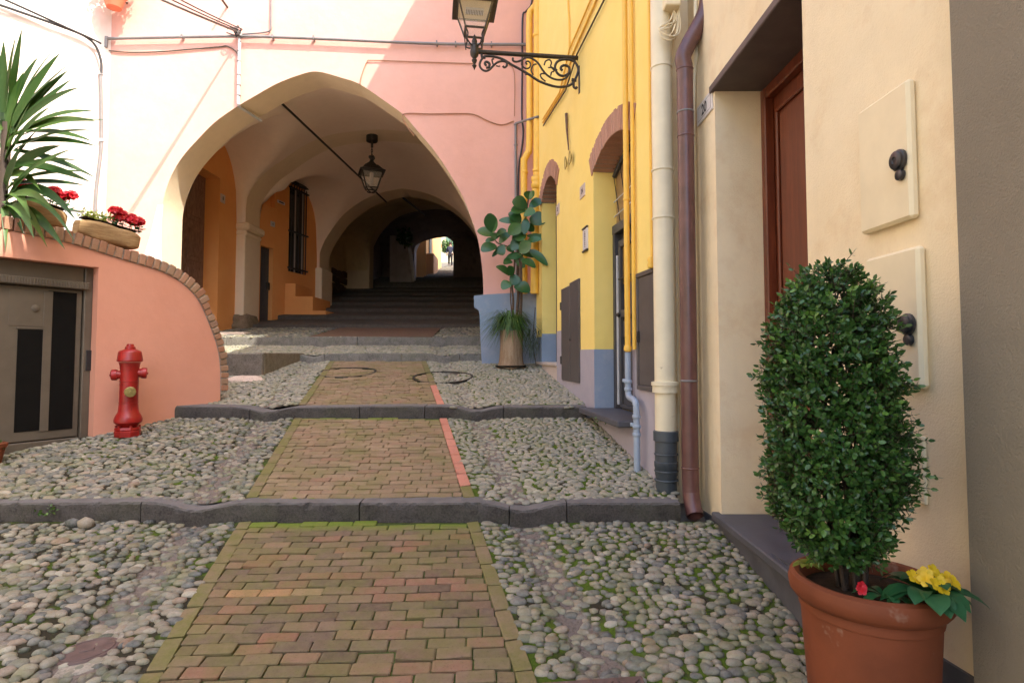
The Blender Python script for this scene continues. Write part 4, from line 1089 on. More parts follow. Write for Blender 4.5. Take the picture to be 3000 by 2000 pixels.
q = MB(); rock_c = at(1573, 535, 9.99); q.lathe([(.07, -.12), (.10, -.08), (.105, -.03), (.085, 0), (.10, .03), (.1, .09), (.07, .12)], rock_c, 18); q.build('bulging_joint', YPIPE, t, smooth=60)
# grey pipe and black cable on the pink wall
t = thing('conduit', 'grey conduit climbing the pink wall beside the yellow drainpipes', 'conduit', at(1512, 860, FY-.04))
MB().tube(smoothline([at(1513, 860, FY-.04), at(1511, 500, FY-.04), at(1511, 365, FY-.04)], 3), .024, 10).build('pipe', STEELG, t, smooth=60)
MB().tube([at(1511, 362, FY-.045), at(1577, 342, 9.9)], .022, 10).build('cross_arm', STEELG, t, smooth=60)
for y in (365, 425): ring(MB(), at(1511, y, FY-.04), .033, .03).build('fitting', STEELG, t, smooth=40)
tag(MB().tube(smoothline([at(*p, FY-.03) for p in ((1562, -30), (1556, 15), (1540, 35), (1531, 55), (1530, 200), (1529, 335), (1533, 385), (1528, 440), (1520, 490), (1518, 600), (1518, 860))], 5), .016, 8).build('cable', CABLE, None, smooth=60), 'black cable hanging down the corner of the pink wall', 'cable')
# wall cable run across the facade
t = thing('conduit', 'long grey conduit running level across the pink facade above the arch', 'conduit', at(900, 110, FY-.06))
MB().tube(smoothline([at(*p, FY-.07) for p in ((312, 114), (500, 110), (700, 107), (850, 111), (1000, 117), (1200, 126), (1340, 130), (1540, 131))], 4), .026, 10).build('pipe', STEELG, t, smooth=60)
for x, y in ((535, 109), (800, 109), (920, 113), (1280, 128), (1335, 130), (1440, 131)): 
    q = at(x, y, FY-.05); MB().cbox((q.x-.012, FY-.10, q.z-.035), (q.x+.012, FY+.005, q.z+.035), .003).build('clip', STEELG, t)
q = at(312, 122, FY-.06); MB().tube([at(312, 108, FY-.07), at(311, 138, FY-.07), at(296, 140, FY-.05)], .03, 10).build('elbow', STEELG, t, smooth=40)
q = at(296, 136, FY-.05); MB().cbox((q.x-.09, FY-.14, q.z-.09), (q.x+.06, FY-.0, q.z+.08), .02).build('junction_box', STEELG, t)
t = thing('conduit', 'vertical conduit dropping from the wire cluster to the arch edge', 'conduit', at(700, 310, FY-.04))
MB().tube(smoothline([at(*p, FY-.05) for p in ((703, 92), (702, 125), (700, 200), (698, 306))], 3), .028, 10).build('pipe', GREYW, t, smooth=60)
MB().tube([at(698, 306, FY-.05), at(700, 312, FY+.02), at(768, 349, FB+.02)+Vector((-.02, 0, -.03))], .026, 8).build('soffit_pipe', GREYW, t, smooth=60)
for y in (150, 180, 220, 250, 280): ring(MB(), at(700, y, FY-.05), .034, .02).build('clip', STEELG, t)
# bundle of overhead wires arriving at the facade from the street
def sag(a, b, d, n=14): return [a.lerp(b, k/n)+Vector((0, 0, -d*4*(k/n)*(1-k/n))) for k in range(n+1)]
hub = at(703, 96, FY-.08); dirc = Vector((-.15, -1, -.25))
for k in range(3):
    e = hub+dirc*4.2+Vector((.12*k-.1, 0, .10*k-.05))
    tag(MB().tube(sag(hub+Vector((.02*k, 0, .03*k)), e, .05+.02*k), .011 if k else .02, 7).build('overhead_wire', CABLE if k else STEELG, None, smooth=60),
        ('thickest overhead wire running out from the facade wire cluster', 'middle thin overhead wire of the bundle from the facade', 'upper thin overhead wire of the bundle from the facade')[k], 'wire', 'overhead wires from the facade')
q = MB(); rr = random.Random(4)
for k in range(9):
    a = hub+Vector((rr.uniform(-.25, .02), rr.uniform(-.1, .05), rr.uniform(-.06, .14))); c = hub+Vector((rr.uniform(-.1, .12), rr.uniform(-.06, .06), rr.uniform(-.14, .1)))
    q.tube(smoothline([a, (a+c)/2+Vector((rr.uniform(-.05, .05), -.05, rr.uniform(-.08, .06))), c], 5), .011, 6)
tag(stuff(q.build('wire_cluster', CABLE)), 'tangle of black wires where conduits meet above the arch', 'wires')
def cable(label, pts, Y, r, m=STEELG, k=5, cat='cable'):
    return tag(MB().tube(smoothline([at(x, y, Y) for x, y in pts], k), r, 7).build('cable', m, None, smooth=60), label, cat)
cable('thin cable looping along the pink wall to the top of the arch', [(1055, 247), (1060, 220), (1075, 182), (1090, 177), (1180, 180), (1300, 184), (1390, 187)], FY-.02, .009, COPEB)
cable('thin cable branching off the arch edge across the pink wall', [(1213, 398), (1195, 375), (1180, 345), (1190, 333), (1260, 334), (1340, 333), (1390, 336), (1430, 355), (1470, 366), (1505, 355)], FY-.02, .010, COPEB)
cable('short thin cable below the conduit between the wires and the white corner', [(310, 148), (380, 154), (470, 152), (560, 145), (640, 138), (665, 136), (690, 150), (697, 165)], FY-.02, .012, IRONB)
cable('faint cable dropping down the pink wall beside the grey conduit', [(1490, 190), (1507, 215), (1507, 340)], FY-.02, .007, COPEB)
cable('thin wire hanging at the top of the pink facade near the centre', [(795, -20), (794, 60), (792, 88), (770, 96), (710, 101)], FY-.03, .014, STEELG)
q = at(666, 22, FY); tag(MB().tube([q+Vector((0, .02, 0)), q+Vector((0, -.22, .02))], .02, 8).build('wall_hook', IRONB), 'rusty peg sticking out of the pink facade', 'peg')
# cables and pipe on the white wall
def wcable(label, pts, out, r, m=CABLE): return tag(MB().tube(smoothline([WHT.px(x, y, out) for x, y in pts], 5), r, 8).build('cable', m, None, smooth=60), label, 'cable')
wcable('upper black cable drooping along the white wall at top left', [(-30, -20), (60, 20), (170, 70), (255, 108), (296, 128)], .10, .018)
wcable('lower black cable along the white wall curving down into the pipe', [(-30, 5), (60, 36), (170, 75), (245, 105), (280, 135), (296, 180), (297, 215)], .08, .022)
t = thing('conduit', 'grey pipe running down the white wall corner to the flower troughs', 'conduit', WHT.px(281, 610, .05))
MB().tube(smoothline([WHT.px(x, y, .05) for x, y in ((295, 212), (297, 350), (297, 430), (289, 500), (282, 560), (279, 625))], 4), .028, 10).build('pipe', STEELG, t, smooth=60)
for x, y in ((296, 216), (298, 412)): ring(MB(), WHT.px(x, y, .05), .042, .05).build('clip', GREYW, t, smooth=40)
# slanting yellow cable runs on the yellow wall
def ycable(label, pts, r, out=.02, m=YPIPE): return tag(MB().tube([YEL.px(x, y, out) for x, y in pts], r, 7).build('cable', m, None, smooth=60), label, 'cable')
ycable('leftmost yellow painted cable slanting up the yellow wall', [(1590, 350), (1640, 270), (1668, 145), (1735, -10)], .012)
ycable('middle yellow painted cable slanting up the yellow wall', [(1590, 360), (1650, 262), (1678, 158), (1752, -10)], .014)
ycable('rightmost yellow painted cable slanting up the yellow wall', [(1592, 368), (1657, 265), (1690, 160), (1775, -10)], .011, .03, IRONB)
ycable('yellow cable dropping straight beside the lamp on the yellow wall', [(1663, -10), (1667, 60), (1668, 140)], .012)
# junction box with looped cable on the cream corner
t = thing('junction_box', 'cream junction box with a coil of cable above the fat downpipe', 'junction box', at(1960, 30, 4.5))
q0, q1 = at(1940, -10, 4.55), at(1985, 36, 4.55); MB().cbox((q0.x, 4.45, q1.z), (q1.x, 4.60, q0.z+.2), .008).build('box', METERM, t)
for k in range(5):
    rr = random.Random(k); c = at(1950+6*k, 85+rr.uniform(-8, 8), 4.5); a0 = at(1975, 30, 4.52)
    MB().tube(smoothline([a0, c+Vector((.02, 0, .05)), c+Vector((-.05-.02*k, -.02, -.02)), c+Vector((-.02, -.03, -.09)), c+Vector((.05, 0, -.02)), a0+Vector((.04, 0, .03))], 6), .0045, 6).build('cable_loop', METERM, t, smooth=60)

# ================================================================== house number plates and panels
def text(s_, size, W, a, z, out, m, parent, name='digits'):
    c = bpy.data.curves.new(name, 'FONT'); c.body = s_; c.size = size; c.align_x = 'CENTER'; c.align_y = 'CENTER'; c.extrude = .0006; c.offset = .0015*size/.08
    to = bpy.data.objects.new('tmp', c); COL.objects.link(to); me = bpy.data.meshes.new_from_object(to)
    bpy.data.objects.remove(to); me.materials.clear(); me.materials.append(m); o = bpy.data.objects.new(name, me); COL.objects.link(o)
    ri = -W.t if W.t.cross(Vector((0, 0, 1))).dot(W.n) < 0 else W.t     # reading direction seen from outside
    M = Matrix((ri, Vector((0, 0, 1)), ri.cross(Vector((0, 0, 1))))).transposed().to_4x4()
    M.translation = W.p(a, z, out); o.matrix_world = M
    o.parent = parent
    if parent.type == 'EMPTY': o.matrix_parent_inverse = Matrix.Translation(parent.location).inverted()
    return o
def plate(label, W, x0, x1, y0, y1, digits, m, sz, out=.02, rim=True, sub=None):
    a, z0 = W.uw(x0, y1); b, _ = W.uw(x1, y0); z1 = W.uw(x0, y0)[1]; t = thing('number_plate', label, 'number plate', W.p((a+b)/2, z0, 0))
    q = MB(); wbox(q, W, a, b, z0, z1, -.001, out, .003); q.build('plate', m, t)
    if rim:
        i = abs(b-a)*.07; lo, hi = min(a, b), max(a, b)
        for (p0, p1, r0, r1) in ((lo+i, hi-i, z1-i-.002, z1-i), (lo+i, hi-i, z0+i, z0+i+.002), (lo+i, lo+i+.002, z0+i+.002, z1-i-.002), (hi-i-.002, hi-i, z0+i+.002, z1-i-.002)):
            q = MB(); wbox(q, W, p0, p1, r0, r1, out, out+.0008, .0002); q.build('border', INK, t)
    text(digits, sz*(z1-z0), W, (a+b)/2, (z0+z1)/2, out+.0012, INK, t)
    return t
plate('white number plate reading 20 beside the wooden door', CRM, 2047, 2090, 316, 372, '20', SIGNW, .75, .012)
plate('pinkish number plate on the yellow wall by the open door', YEL, 1701, 1715, 550, 586, '24', SIGNP, .55, .012, False)
plate('small number plate on the yellow wall near the far door', YEL, 1631, 1640, 604, 634, '22', SIGNP, .5, .012)
plate('number plate on the orange wall beside the carved door', PAS, 645, 658, 566, 591, '8', SIGNP, .6, .02, False)
plate('small number plate on the orange wall left of the grilled window', PAS2, 792, 804, 647, 662, '6', SIGNW, .6, .02, False)
a0 = PAS2.uw(812, 585); a1 = (PAS2.uw(833, 600)[0], PAS2.uw(812, 593)[1])
t = thing('street_sign', 'white sign on the orange wall beside the grilled window', 'sign', PAS2.p(a0[0], a1[1], 0)); q = MB(); wbox(q, PAS2, a0[0], a1[0], a1[1], a0[1], 0, .02); q.build('panel', SIGNW, t)
q = MB(); wbox(q, PAS2, a0[0]+.06, a1[0]-.06, a1[1]+.02, a0[1]-.02, .02, .022, .001); q.build('lettering', INK, t)
a0 = YEL.uw(1711, 676); a1 = (YEL.uw(1724, 735)[0], YEL.uw(1711, 736)[1])
t = thing('wall_sign', 'tall narrow sign with a vertical row of letters on the yellow wall', 'sign', YEL.p(a0[0], a1[1], 0))
q = MB(); wbox(q, YEL, a0[0], a1[0], a1[1], a0[1], 0, .018); q.build('panel', SIGNW, t)
q = MB(); wbox(q, YEL, a0[0]+.01, a1[0]-.01, a0[1], a0[1]+.025, 0, .03, .008); q.build('end_cap', IRONB, t)
q = MB(); wbox(q, YEL, a0[0]+.01, a1[0]-.01, a1[1]-.025, a1[1], 0, .03, .008); q.build('end_cap', IRONB, t)
rr = random.Random(3); q = MB(); z = a0[1]-.03; mid_ = (a0[0]+a1[0])/2
while z > a1[1]+.03:
    h = rr.uniform(.012, .022); w_ = rr.uniform(.018, .04); wbox(q, YEL, mid_-w_/2, mid_+w_/2, z-h, z, .018, .0195, .0005); z -= h+rr.uniform(.004, .01)
stuff(q.build('lettering', INK, t))
# brass ladle with a long wooden handle, hung as a trade sign
t = thing('hanging_ladle', 'long-handled wooden ladle with two brass scoops on the yellow wall', 'ladle', YEL.px(1662, 490, .03))
MB().tube([YEL.px(1659, 333, .03), YEL.px(1661, 380, .03), YEL.px(1666, 440, .03)], [.020, .016, .008], 8).build('handle', WOODH, t, smooth=60)
for (x, y, sx, k) in ((1669, 462, .075, 1), (1656, 478, .07, 0)):
    c = YEL.px(x, y, .05); q = MB(); vs_ = []; n = 16; rings = 5
    for i in range(rings+1):
        r = i/rings
        for j in range(n):
            an = 2*math.pi*j/n; p = c+YEL.t*(math.cos(an)*sx*r*.75)+Vector((0, 0, math.sin(an)*r*.095))+YEL.n*(.03*(r*r-1)); vs_.append(p)
    fs_ = []
    for i in range(rings):
        for j in range(n): fs_.append((i*n+j, i*n+(j+1) % n, (i+1)*n+(j+1) % n, (i+1)*n+j))
    q.add(vs_, fs_); m_ = q.build('scoop', BRASS, t, smooth=180, weld=True); md = m_.modifiers.new('thick', 'SOLIDIFY'); md.thickness = .006
# meter covers on the cream wall
def meter(label, x0, y0, x1, y1, z_kn, kx, knob=True, th=.035):
    a, z1 = CRM.uw(x0, y0); b, _ = CRM.uw(x1, y0); _, z0 = CRM.uw(x0, y1)
    t = thing('meter_cover', label, 'meter cover', CRM.p((a+b)/2, z0, 0), 'cream meter covers on the cream wall')
    q = MB(); wbox(q, CRM, a, b, z0, z1, -.002, th, .020); q.build('panel', METERM, t, smooth=None)
    if knob:
        ks, kz = CRM.uw(kx, z_kn, th); Mx = Matrix.Rotation(-math.pi/2, 4, 'Y')
        q = MB(); q.lathe([(0, 0), (.034, .001), (.040, .004), (.040, .013), (.034, .016), (.034, .024), (.030, .027), (.013, .028), (.011, .025), (0, .025)], CRM.p(ks, kz, th), 22, Mx); k = q.build('lock', BLACKP, t, smooth=40)
        q = MB(); q.lathe([(0, 0), (.020, .001), (.022, .006), (.020, .016), (.010, .019), (0, .019)], CRM.p(ks-.004, kz-.056, th), 16, Mx); q.build('lock_cap', BLACKP, t, smooth=40)
        q = MB(); wbox(q, CRM, ks-.012, ks+.012, kz-.045, kz-.02, th, th+.010); q.build('lock_stem', BLACKP, t)
    return t
meter('upper cream meter cover with a black lock beside the wooden door', 2534, 332, 2688, 692, 470, 2640)
meter('middle cream meter cover with a black lock partly behind the clipped shrub', 2558, 760, 2716, 1125, 950, 2665)
meter('small cream cover plate low on the wall behind the clipped shrub', 2610, 1258, 2713, 1440, 0, 0, False, .012)

# ================================================================== steel cabinet in the curved wall
cab = thing('utility_cabinet', 'olive grey steel cabinet with black mesh panels set in the coral wall', 'cabinet', LFT.p(cr-1, -.9, -.1))
def cp(nm, x0, y0, x1, y1, o0, o1, m, c=.004):
    q = MB(); a = LFT.uw(x0, y0, -.12); b = LFT.uw(x1, y1, -.12); wbox(q, LFT, a[0], b[0], a[1], b[1], o0, o1, c); return q.build(nm, m, cab)
q = MB(); wbox(q, LFT, -4.4, cr+.01, -1.3, ct+.01, -.34, -.16, .003); q.build('body', CABIN, cab)
q = MB(); wbox(q, LFT, cr-.075, cr-.001, -1.3, ct-.003, -.159, -.10, .006); q.build('frame_post', CABIN, cab)
q = MB(); wbox(q, LFT, -4.4, cr-.077, ct-.20, ct-.003, -.159, -.12, .006); q.build('header', CABIN, cab)
zr1 = LFT.uw(270, 830, -.1)[1]
q = MB(); wbox(q, LFT, -4.4, cr-.05, zr1-.075, zr1, -.159, -.06, .006); rail = q.build('ribbed_rail', CABIN, cab)
k = 0; s_ = cr-.06
while s_ > -2.6:
    q = MB(); wbox(q, LFT, s_-.012, s_, zr1-.068, zr1-.008, -.06, -.052, .002); q.build('rib', CABIN, rail); s_ -= .024
dz0 = LFT.uw(240, 1270, -.12)[1]
q = MB(); wbox(q, LFT, -4.4, cr-.085, dz0-.02, zr1-.085, -.159, -.125, .006); dr = q.build('door', CABIN, cab)
q = MB(); wbox(q, LFT, -4.4, cr-.077, dz0-.16, dz0-.03, -.159, -.115, .006); q.build('skirting', CABIN, cab)
def cpd(nm, x0, y0, x1, y1, o0, o1, m):
    q = MB(); a = LFT.uw(x0, y0, -.125); b = LFT.uw(x1, y1, -.125); zt2 = LFT.uw((x0+x1)/2, y0, -.125)[1]; zb2 = LFT.uw((x0+x1)/2, y1, -.125)[1]
    wbox(q, LFT, a[0], b[0], zb2, zt2, o0, o1, .002); return q.build(nm, m, dr)
cpd('mesh_panel', 52, 965, 128, 1262, -.126, -.119, BLACKM); cpd('mesh_panel', 142, 855, 211, 1258, -.126, -.119, BLACKM)
cpd('panel_trim', 130, 853, 140, 1262, -.126, -.116, CABIN); cpd('panel_trim', 47, 958, 133, 964, -.126, -.116, CABIN)
cpd('inner_flap', 28, 848, 127, 955, -.126, -.121, CABIN)
cpd('handle', 249, 1026, 263, 1085, -.126, -.09, BLACKP)
q = MB(); a = LFT.uw(103, 903, -.12); q.lathe([(0, 0), (.03, .002), (.035, .008), (.02, .014), (0, .015)], LFT.p(a[0], a[1], -.12), 14, Matrix((Vector((0, 0, 1)), LFT.t, LFT.n)).transposed().to_4x4()); q.build('lock', CABIN, dr, smooth=50)

# ================================================================== fire hydrant
hb = Vector((-3.945, 6.0, -.80)); hb.z = surf(hb.x, hb.y)-.01
hy = thing('fire_hydrant', 'red fire hydrant with a brass outlet cap against the coral wall', 'hydrant', hb)
H = .93
def hl(nm, prof, m=REDP, n=24): 
    return MB().lathe([(r, z) for r, z in prof], hb, n).build(nm, m, hy, smooth=40)
hl('body', [(.075, .10), (.095, .125), (.125, .15), (.128, .18), (.115, .215), (.094, .25), (.088, .30), (.084, .345), (.088, .347), (.088, .353), (.084, .355), (.083, .565), (.087, .567), (.087, .573), (.083, .575), (.083, .68), (.090, .73), (.098, .76)])
hl('bonnet', [(.098, .765), (.113, .77), (.116, .785), (.114, .79), (.105, .862), (.098, .876), (.060, .893), (.048, .897), (.046, .92), (.036, .925), (.030, .95), (0, .952)])
hl('flange', [(.10, .0), (.115, .005), (.12, .06), (.115, .065), (.115, .072), (.12, .078), (.115, .10), (.07, .105)], REDP, 8)
for k in range(6):
    an = k*math.pi/3+.3; MB().lathe([(0, 0), (.014, .001), (.014, .02), (0, .021)], hb+Vector((math.cos(an)*.105, math.sin(an)*.105, .10)), 6).build('bolt', REDP, hy)
def outlet(nm, ang, z, L, r, m, capm):
    d = Vector((math.cos(ang), math.sin(ang), -.05)).normalized(); M = d.to_track_quat('Z', 'Y').to_matrix().to_4x4()
    MB().lathe([(r*.95, .0), (r*.9, .06), (r*.95, L*.6), (r, L*.7)], hb+Vector((0, 0, z)), 18, M).build('outlet', m, hy, smooth=40)
    q = MB().lathe([(r*.8, L*.68), (r*1.18, L*.70), (r*1.22, L*.76), (r*1.2, L*.97), (r*1.05, L*1.02), (r*.3, L*1.03), (r*.26, L*1.1), (0, L*1.1)], hb+Vector((0, 0, z)), 12, M); q.build('outlet_cap', capm, hy, smooth=30)
outlet('outlet', R(205), .64, .155, .046, REDP, REDP)
outlet('outlet', R(30), .655, .15, .046, REDP, REDP)
outlet('outlet', R(-52), .47, .150, .044, REDP, BRASS)

# ================================================================== street lantern on its scrolled bracket
ar0 = YEL.px(1697, 171, 0); L_ = 1.33; adir = YEL.n.copy()
BRK = Wall((ar0.x, ar0.y), (adir.x, adir.y))
lam = thing('street_lantern', 'wrought iron street lantern on a scrolled wall bracket above the alley', 'street lamp', ar0)
c44 = lambda x, y: (1300+x/5.227, y/5.227)
def bp(x, y):
    a, z = BRK.uw(*c44(x, y)); return BRK.p(a, z)
pa, pb = bp(2078, 885), bp(500, 795)
MB().tube([YEL.px(1697, 171, -.02), pb], .028, 14).build('arm', IRON, lam, smooth=40)
scrolls = [([(620, 865), (750, 868), (900, 910), (1050, 1000), (1180, 1070), (1330, 1160), (1450, 1240), (1600, 1300), (1750, 1335), (1900, 1320), (1980, 1270), (2030, 1180), (2060, 1080), (2040, 1000), (1990, 940), (1900, 915), (1800, 920), (1730, 960), (1705, 1030), (1730, 1110), (1790, 1160), (1860, 1160), (1920, 1110), (1920, 1040), (1880, 1010), (1820, 1010), (1790, 1050), (1820, 1085)], .016),
    ([(620, 865), (570, 930), (550, 1000), (580, 1060), (640, 1090), (700, 1070), (760, 1010), (820, 960), (900, 940), (960, 960), (965, 1010), (930, 1035), (905, 1015)], .014),
    ([(1060, 890), (1060, 930), (1110, 950), (1180, 930), (1250, 890), (1330, 890), (1400, 930), (1460, 990), (1510, 1070), (1580, 1150), (1680, 1210), (1800, 1225), (1880, 1190), (1930, 1110)], .013),
    ([(1200, 940), (1195, 1000), (1250, 1050), (1310, 1040), (1330, 980), (1290, 940), (1255, 960), (1280, 990)], .010),
    ([(1370, 1150), (1340, 1080), (1370, 1000), (1420, 985)], .010), ([(1540, 1000), (1560, 940), (1620, 920), (1650, 960), (1640, 1020), (1700, 1060), (1740, 1080)], .010),
    ([(1560, 1250), (1500, 1200), (1480, 1150), (1510, 1130), (1560, 1135)], .010), ([(1640, 1160), (1650, 1110), (1690, 1090), (1650, 1040), (1600, 1040)], .009),
    ([(650, 1010), (630, 970), (660, 950), (700, 980), (690, 1030), (650, 1040)], .016), ([(760, 1000), (740, 920), (770, 905)], .010), ([(800, 1010), (850, 1020), (860, 1010)], .008),
    ([(1960, 1225), (2030, 1235)], .022), ([(1990, 1270), (1990, 1330), (2020, 1355), (2040, 1335)], .016), ([(1250, 1150), (1290, 1140), (1330, 1160)], .010), ([(580, 830), (590, 880), (640, 890)], .016)]
for P, r in scrolls: MB().tube(smoothline([bp(*p) for p in P], 5), r, 8).build('scroll', IRON, lam, smooth=60)
MB().cbox((-.02, -.03, -.30), (.02, .03, .05), .005, Matrix.Translation(bp(2075, 1080)+Vector((.01, 0, .0)))).build('wall_plate', IRON, lam)
po = bp(470, 780); 
MB().lathe([(0, -.25), (.012, -.22), (.03, -.19), (.012, -.17), (.028, -.14), (.035, -.12), (.02, -.10), (.05, -.06), (.055, -.01), (.045, .02), (.055, .05), (.05, .07), (.03, .09), (.035, .12), (.02, .16), (.012, .19), (0, .21)], po, 14).build('finial_post', IRON, lam, smooth=50)
ang = math.atan2(adir.y, adir.x); ML = Matrix.Translation(po) @ Matrix.Rotation(ang, 4, 'Z')
hb0, hb1, zb0, zb1 = .118, .205, .235, .53
def lc(sx, sy, t): 
    h = hb0+(hb1-hb0)*t; return ML @ Vector((sx*h, sy*h, zb0+(zb1-zb0)*t))
for sx, sy in ((1, 1), (1, -1), (-1, 1), (-1, -1)):
    MB().tube([lc(sx, sy, 0), lc(sx, sy, 1)], .012, 6).build('corner_strut', IRONB, lam)
    e = ML @ Vector((sx*.03, sy*.03, .05)); m_ = ML @ Vector((sx*.10, sy*.10, .10)); MB().tube(smoothline([e, ML @ Vector((sx*.06, sy*.06, .06)), m_, ML @ Vector((sx*.085, sy*.085, .17)), lc(sx, sy, 0)], 5), .010, 6).build('cradle_arm', IRON, lam, smooth=60)
    e2 = ML @ Vector((sx*.10, sy*.10, .06)); MB().tube([e2, lc(sx, sy, 0)], .008, 6).build('cradle_strut', IRON, lam)
cs = [(1, 1), (1, -1), (-1, -1), (-1, 1)]
for i in range(4):
    a, b = cs[i], cs[(i+1) % 4]
    for tt in (0, 1): MB().tube([lc(*a, tt), lc(*b, tt)], .014, 6).build('frame_rail', IRONB, lam)
    MB().quad(lc(*a, .02), lc(*b, .02), lc(*b, .98), lc(*a, .98)).build('pane', CGLASS, lam)
q = MB(); r0 = .27; zr_ = zb1
vs_ = [ML @ Vector(p) for p in ((-r0, -r0, zr_), (r0, -r0, zr_), (r0, r0, zr_), (-r0, r0, zr_), (-r0, -r0, zr_+.05), (r0, -r0, zr_+.05), (r0, r0, zr_+.05), (-r0, r0, zr_+.05), (-.1, -.1, zr_+.3), (.1, -.1, zr_+.3), (.1, .1, zr_+.3), (-.1, .1, zr_+.3))]
q.add(vs_, [(0, 1, 5, 4), (1, 2, 6, 5), (2, 3, 7, 6), (3, 0, 4, 7), (4, 5, 9, 8), (5, 6, 10, 9), (6, 7, 11, 10), (7, 4, 8, 11), (8, 9, 10, 11), (3, 2, 1, 0)]); q.build('lantern_roof', IRONB, lam)
q = MB().cbox((-.2, -.2, zr_-.012), (.2, .2, zr_-.002), .002, ML); q.build('reflector', METERM, lam)
q = MB().cbox((-.11, -.05, zr_-.045), (.11, .05, zr_-.013), .004, ML); lm = q.build('lamp_unit', SIGNW, lam)
for k in range(11):
    x = -.10+.02*k; MB().tube([ML @ Vector((x, -.052, zr_-.05)), ML @ Vector((x, .052, zr_-.05))], .0035, 5).build('guard_bar', IRON, lm)
# hanging lantern in the passage
hc = at(1090, 400, 14.6)
hl_ = thing('hanging_lantern', 'old iron lantern hanging on a chain under the vault', 'lantern', at(1090, 566, 14.6))
HS = 14.6/1700
def hz(y): return at(1090, y, 14.6).z
def hp(x, y, d=0): p = at(x, y, 14.6); return Vector((p.x, p.y+d, p.z))
MB().lathe([(0, .0), (.05, -.02), (.14, -.03), (.15, -.0), (.15, .3)], Vector((hc.x, hc.y, hz(412))), 12).build('ceiling_rose', IRON, hl_, smooth=50)
MB().tube([hp(1090, 405), hp(1090, 432)], .03, 8).build('rod', IRON, hl_)
for k in range(6):
    z0 = hz(432)-k*.06; c = Vector((hc.x, hc.y, z0-.03)); pts = [c+Vector(((.02*math.cos(a_) if k % 2 else 0), (0 if k % 2 else .02*math.cos(a_)), .042*math.sin(a_))) for a_ in [2*math.pi*j/8 for j in range(8)]]
    MB().tube(pts, .009, 5, close=True).build('chain_link', IRON, hl_)
zc = hz(500)
MB().lathe([(0, hz(455)-zc), (.09, hz(458)-zc), (.10, hz(463)-zc), (.05, hz(469)-zc), (.07, hz(475)-zc), (.20, hz(486)-zc), (.24, hz(492)-zc)], Vector((hc.x, hc.y, zc)), 4, Matrix.Rotation(math.pi/4, 4, 'Z')).build('crown', IRON, hl_)
MB().lathe([(.20, hz(486)-zc), (.36, hz(500)-zc), (.44, hz(504)-zc), (.44, hz(507)-zc), (.34, hz(507)-zc)], Vector((hc.x, hc.y, zc)), 4, Matrix.Rotation(math.pi/4+.35, 4, 'Z')).build('roof', IRON, hl_)
for k in range(4):
    an = math.pi/4+.35+k*math.pi/2; a2_ = an+math.pi/2
    t0 = Vector((hc.x+.36*math.cos(an), hc.y+.36*math.sin(an), hz(508))); b0 = Vector((hc.x+.20*math.cos(an), hc.y+.20*math.sin(an), hz(552)))
    t1 = Vector((hc.x+.36*math.cos(a2_), hc.y+.36*math.sin(a2_), hz(508))); b1 = Vector((hc.x+.20*math.cos(a2_), hc.y+.20*math.sin(a2_), hz(552)))
    MB().tube([t0, b0], .016, 6).build('corner_strut', IRON, hl_); MB().tube([b0, b1], .016, 6).build('frame_rail', IRON, hl_); MB().tube([t0, t1], .018, 6).build('frame_rail', IRON, hl_)
    MB().tube(smoothline([b0, (b0+Vector((hc.x, hc.y, hz(566))))/2+Vector((0, 0, -.03)), Vector((hc.x, hc.y, hz(564)))], 4), .014, 6).build('bottom_scroll', IRON, hl_, smooth=60)
    MB().quad(t0, t1, b1, b0).build('pane', CGLASS, hl_)
MB().tube([Vector((hc.x, hc.y, hz(507))), Vector((hc.x, hc.y, hz(545)))], .05, 8).build('lamp_tube', SIGNP, hl_)
# tie rods
for lbl, a, b, r in (('long iron tie rod slanting through the first vault', at(826, 304, FB), at(1132, 592, 17.85), .024), ('shorter iron tie rod deep in the dark vaults', at(1176, 576, 18.8), at(1268, 648, 29.9), .035)):
    tag(MB().tube([a, b], r, 8).build('tie_rod', IRON), lbl, 'tie rod')
tag(MB().cbox((-.1, -.07, -.09), (.1, .07, .09), .01, Matrix.Translation(at(1390, 575, 17.7))).build('wall_lamp', IRONB), 'small lamp bracket high on the right of the third arch', 'lamp')

# ================================================================== covers and stones on the ground
for k, (x, y, rx, ry) in enumerate(MANH):
    ph = Vector((x, y, gz(y)+.012)); q = MB(); n = 40; pts = []
    for j in range(n):
        an = 2*math.pi*j/n; X_, Y_ = x+rx*math.cos(an), y+ry*math.sin(an); pts.append((X_, Y_, gz(Y_)+.002))
    up_ = [(p[0], p[1], p[2]+.006) for p in pts]; inn_ = [(x+(p[0]-x)*.93, y+(p[1]-y)*.93, p[2]+.006) for p in pts]
    q.add(up_+inn_+[(p[0], p[1], p[2]-.03) for p in up_]+[(p[0], p[1], p[2]-.03) for p in inn_], [f_ for j in range(n) for f_ in ((j, (j+1) % n, n+(j+1) % n, n+j), (j, 2*n+j, 2*n+(j+1) % n, (j+1) % n), (n+j, n+(j+1) % n, 3*n+(j+1) % n, 3*n+j))])
    t = thing('manhole_cover', ('round manhole with brick infill on the brick path', 'round manhole straddling the brick path and the pale cobbles')[k], 'manhole cover', ph)
    q.build('rim', IRON, t, smooth=60)
x0, x1, y0, y1 = .12, .60, 2.14, 2.62
t = thing('drain_cover', 'rusty iron drain cover with raised chevrons at the bottom edge', 'drain cover', (.3, 2.4, gz(2.4)))
Mx = Matrix.Translation(((x0+x1)/2, (y0+y1)/2, gz((y0+y1)/2)+.002)) @ Matrix.Rotation(math.atan(.1265), 4, 'X') @ Matrix.Rotation(.10, 4, 'Z'); hwx, hwy = (x1-x0)/2, (y1-y0)/2
RUST = paint('rusty_iron', (.13, .085, .075), .55, .3, var=.3, vs=20, bump=.001)
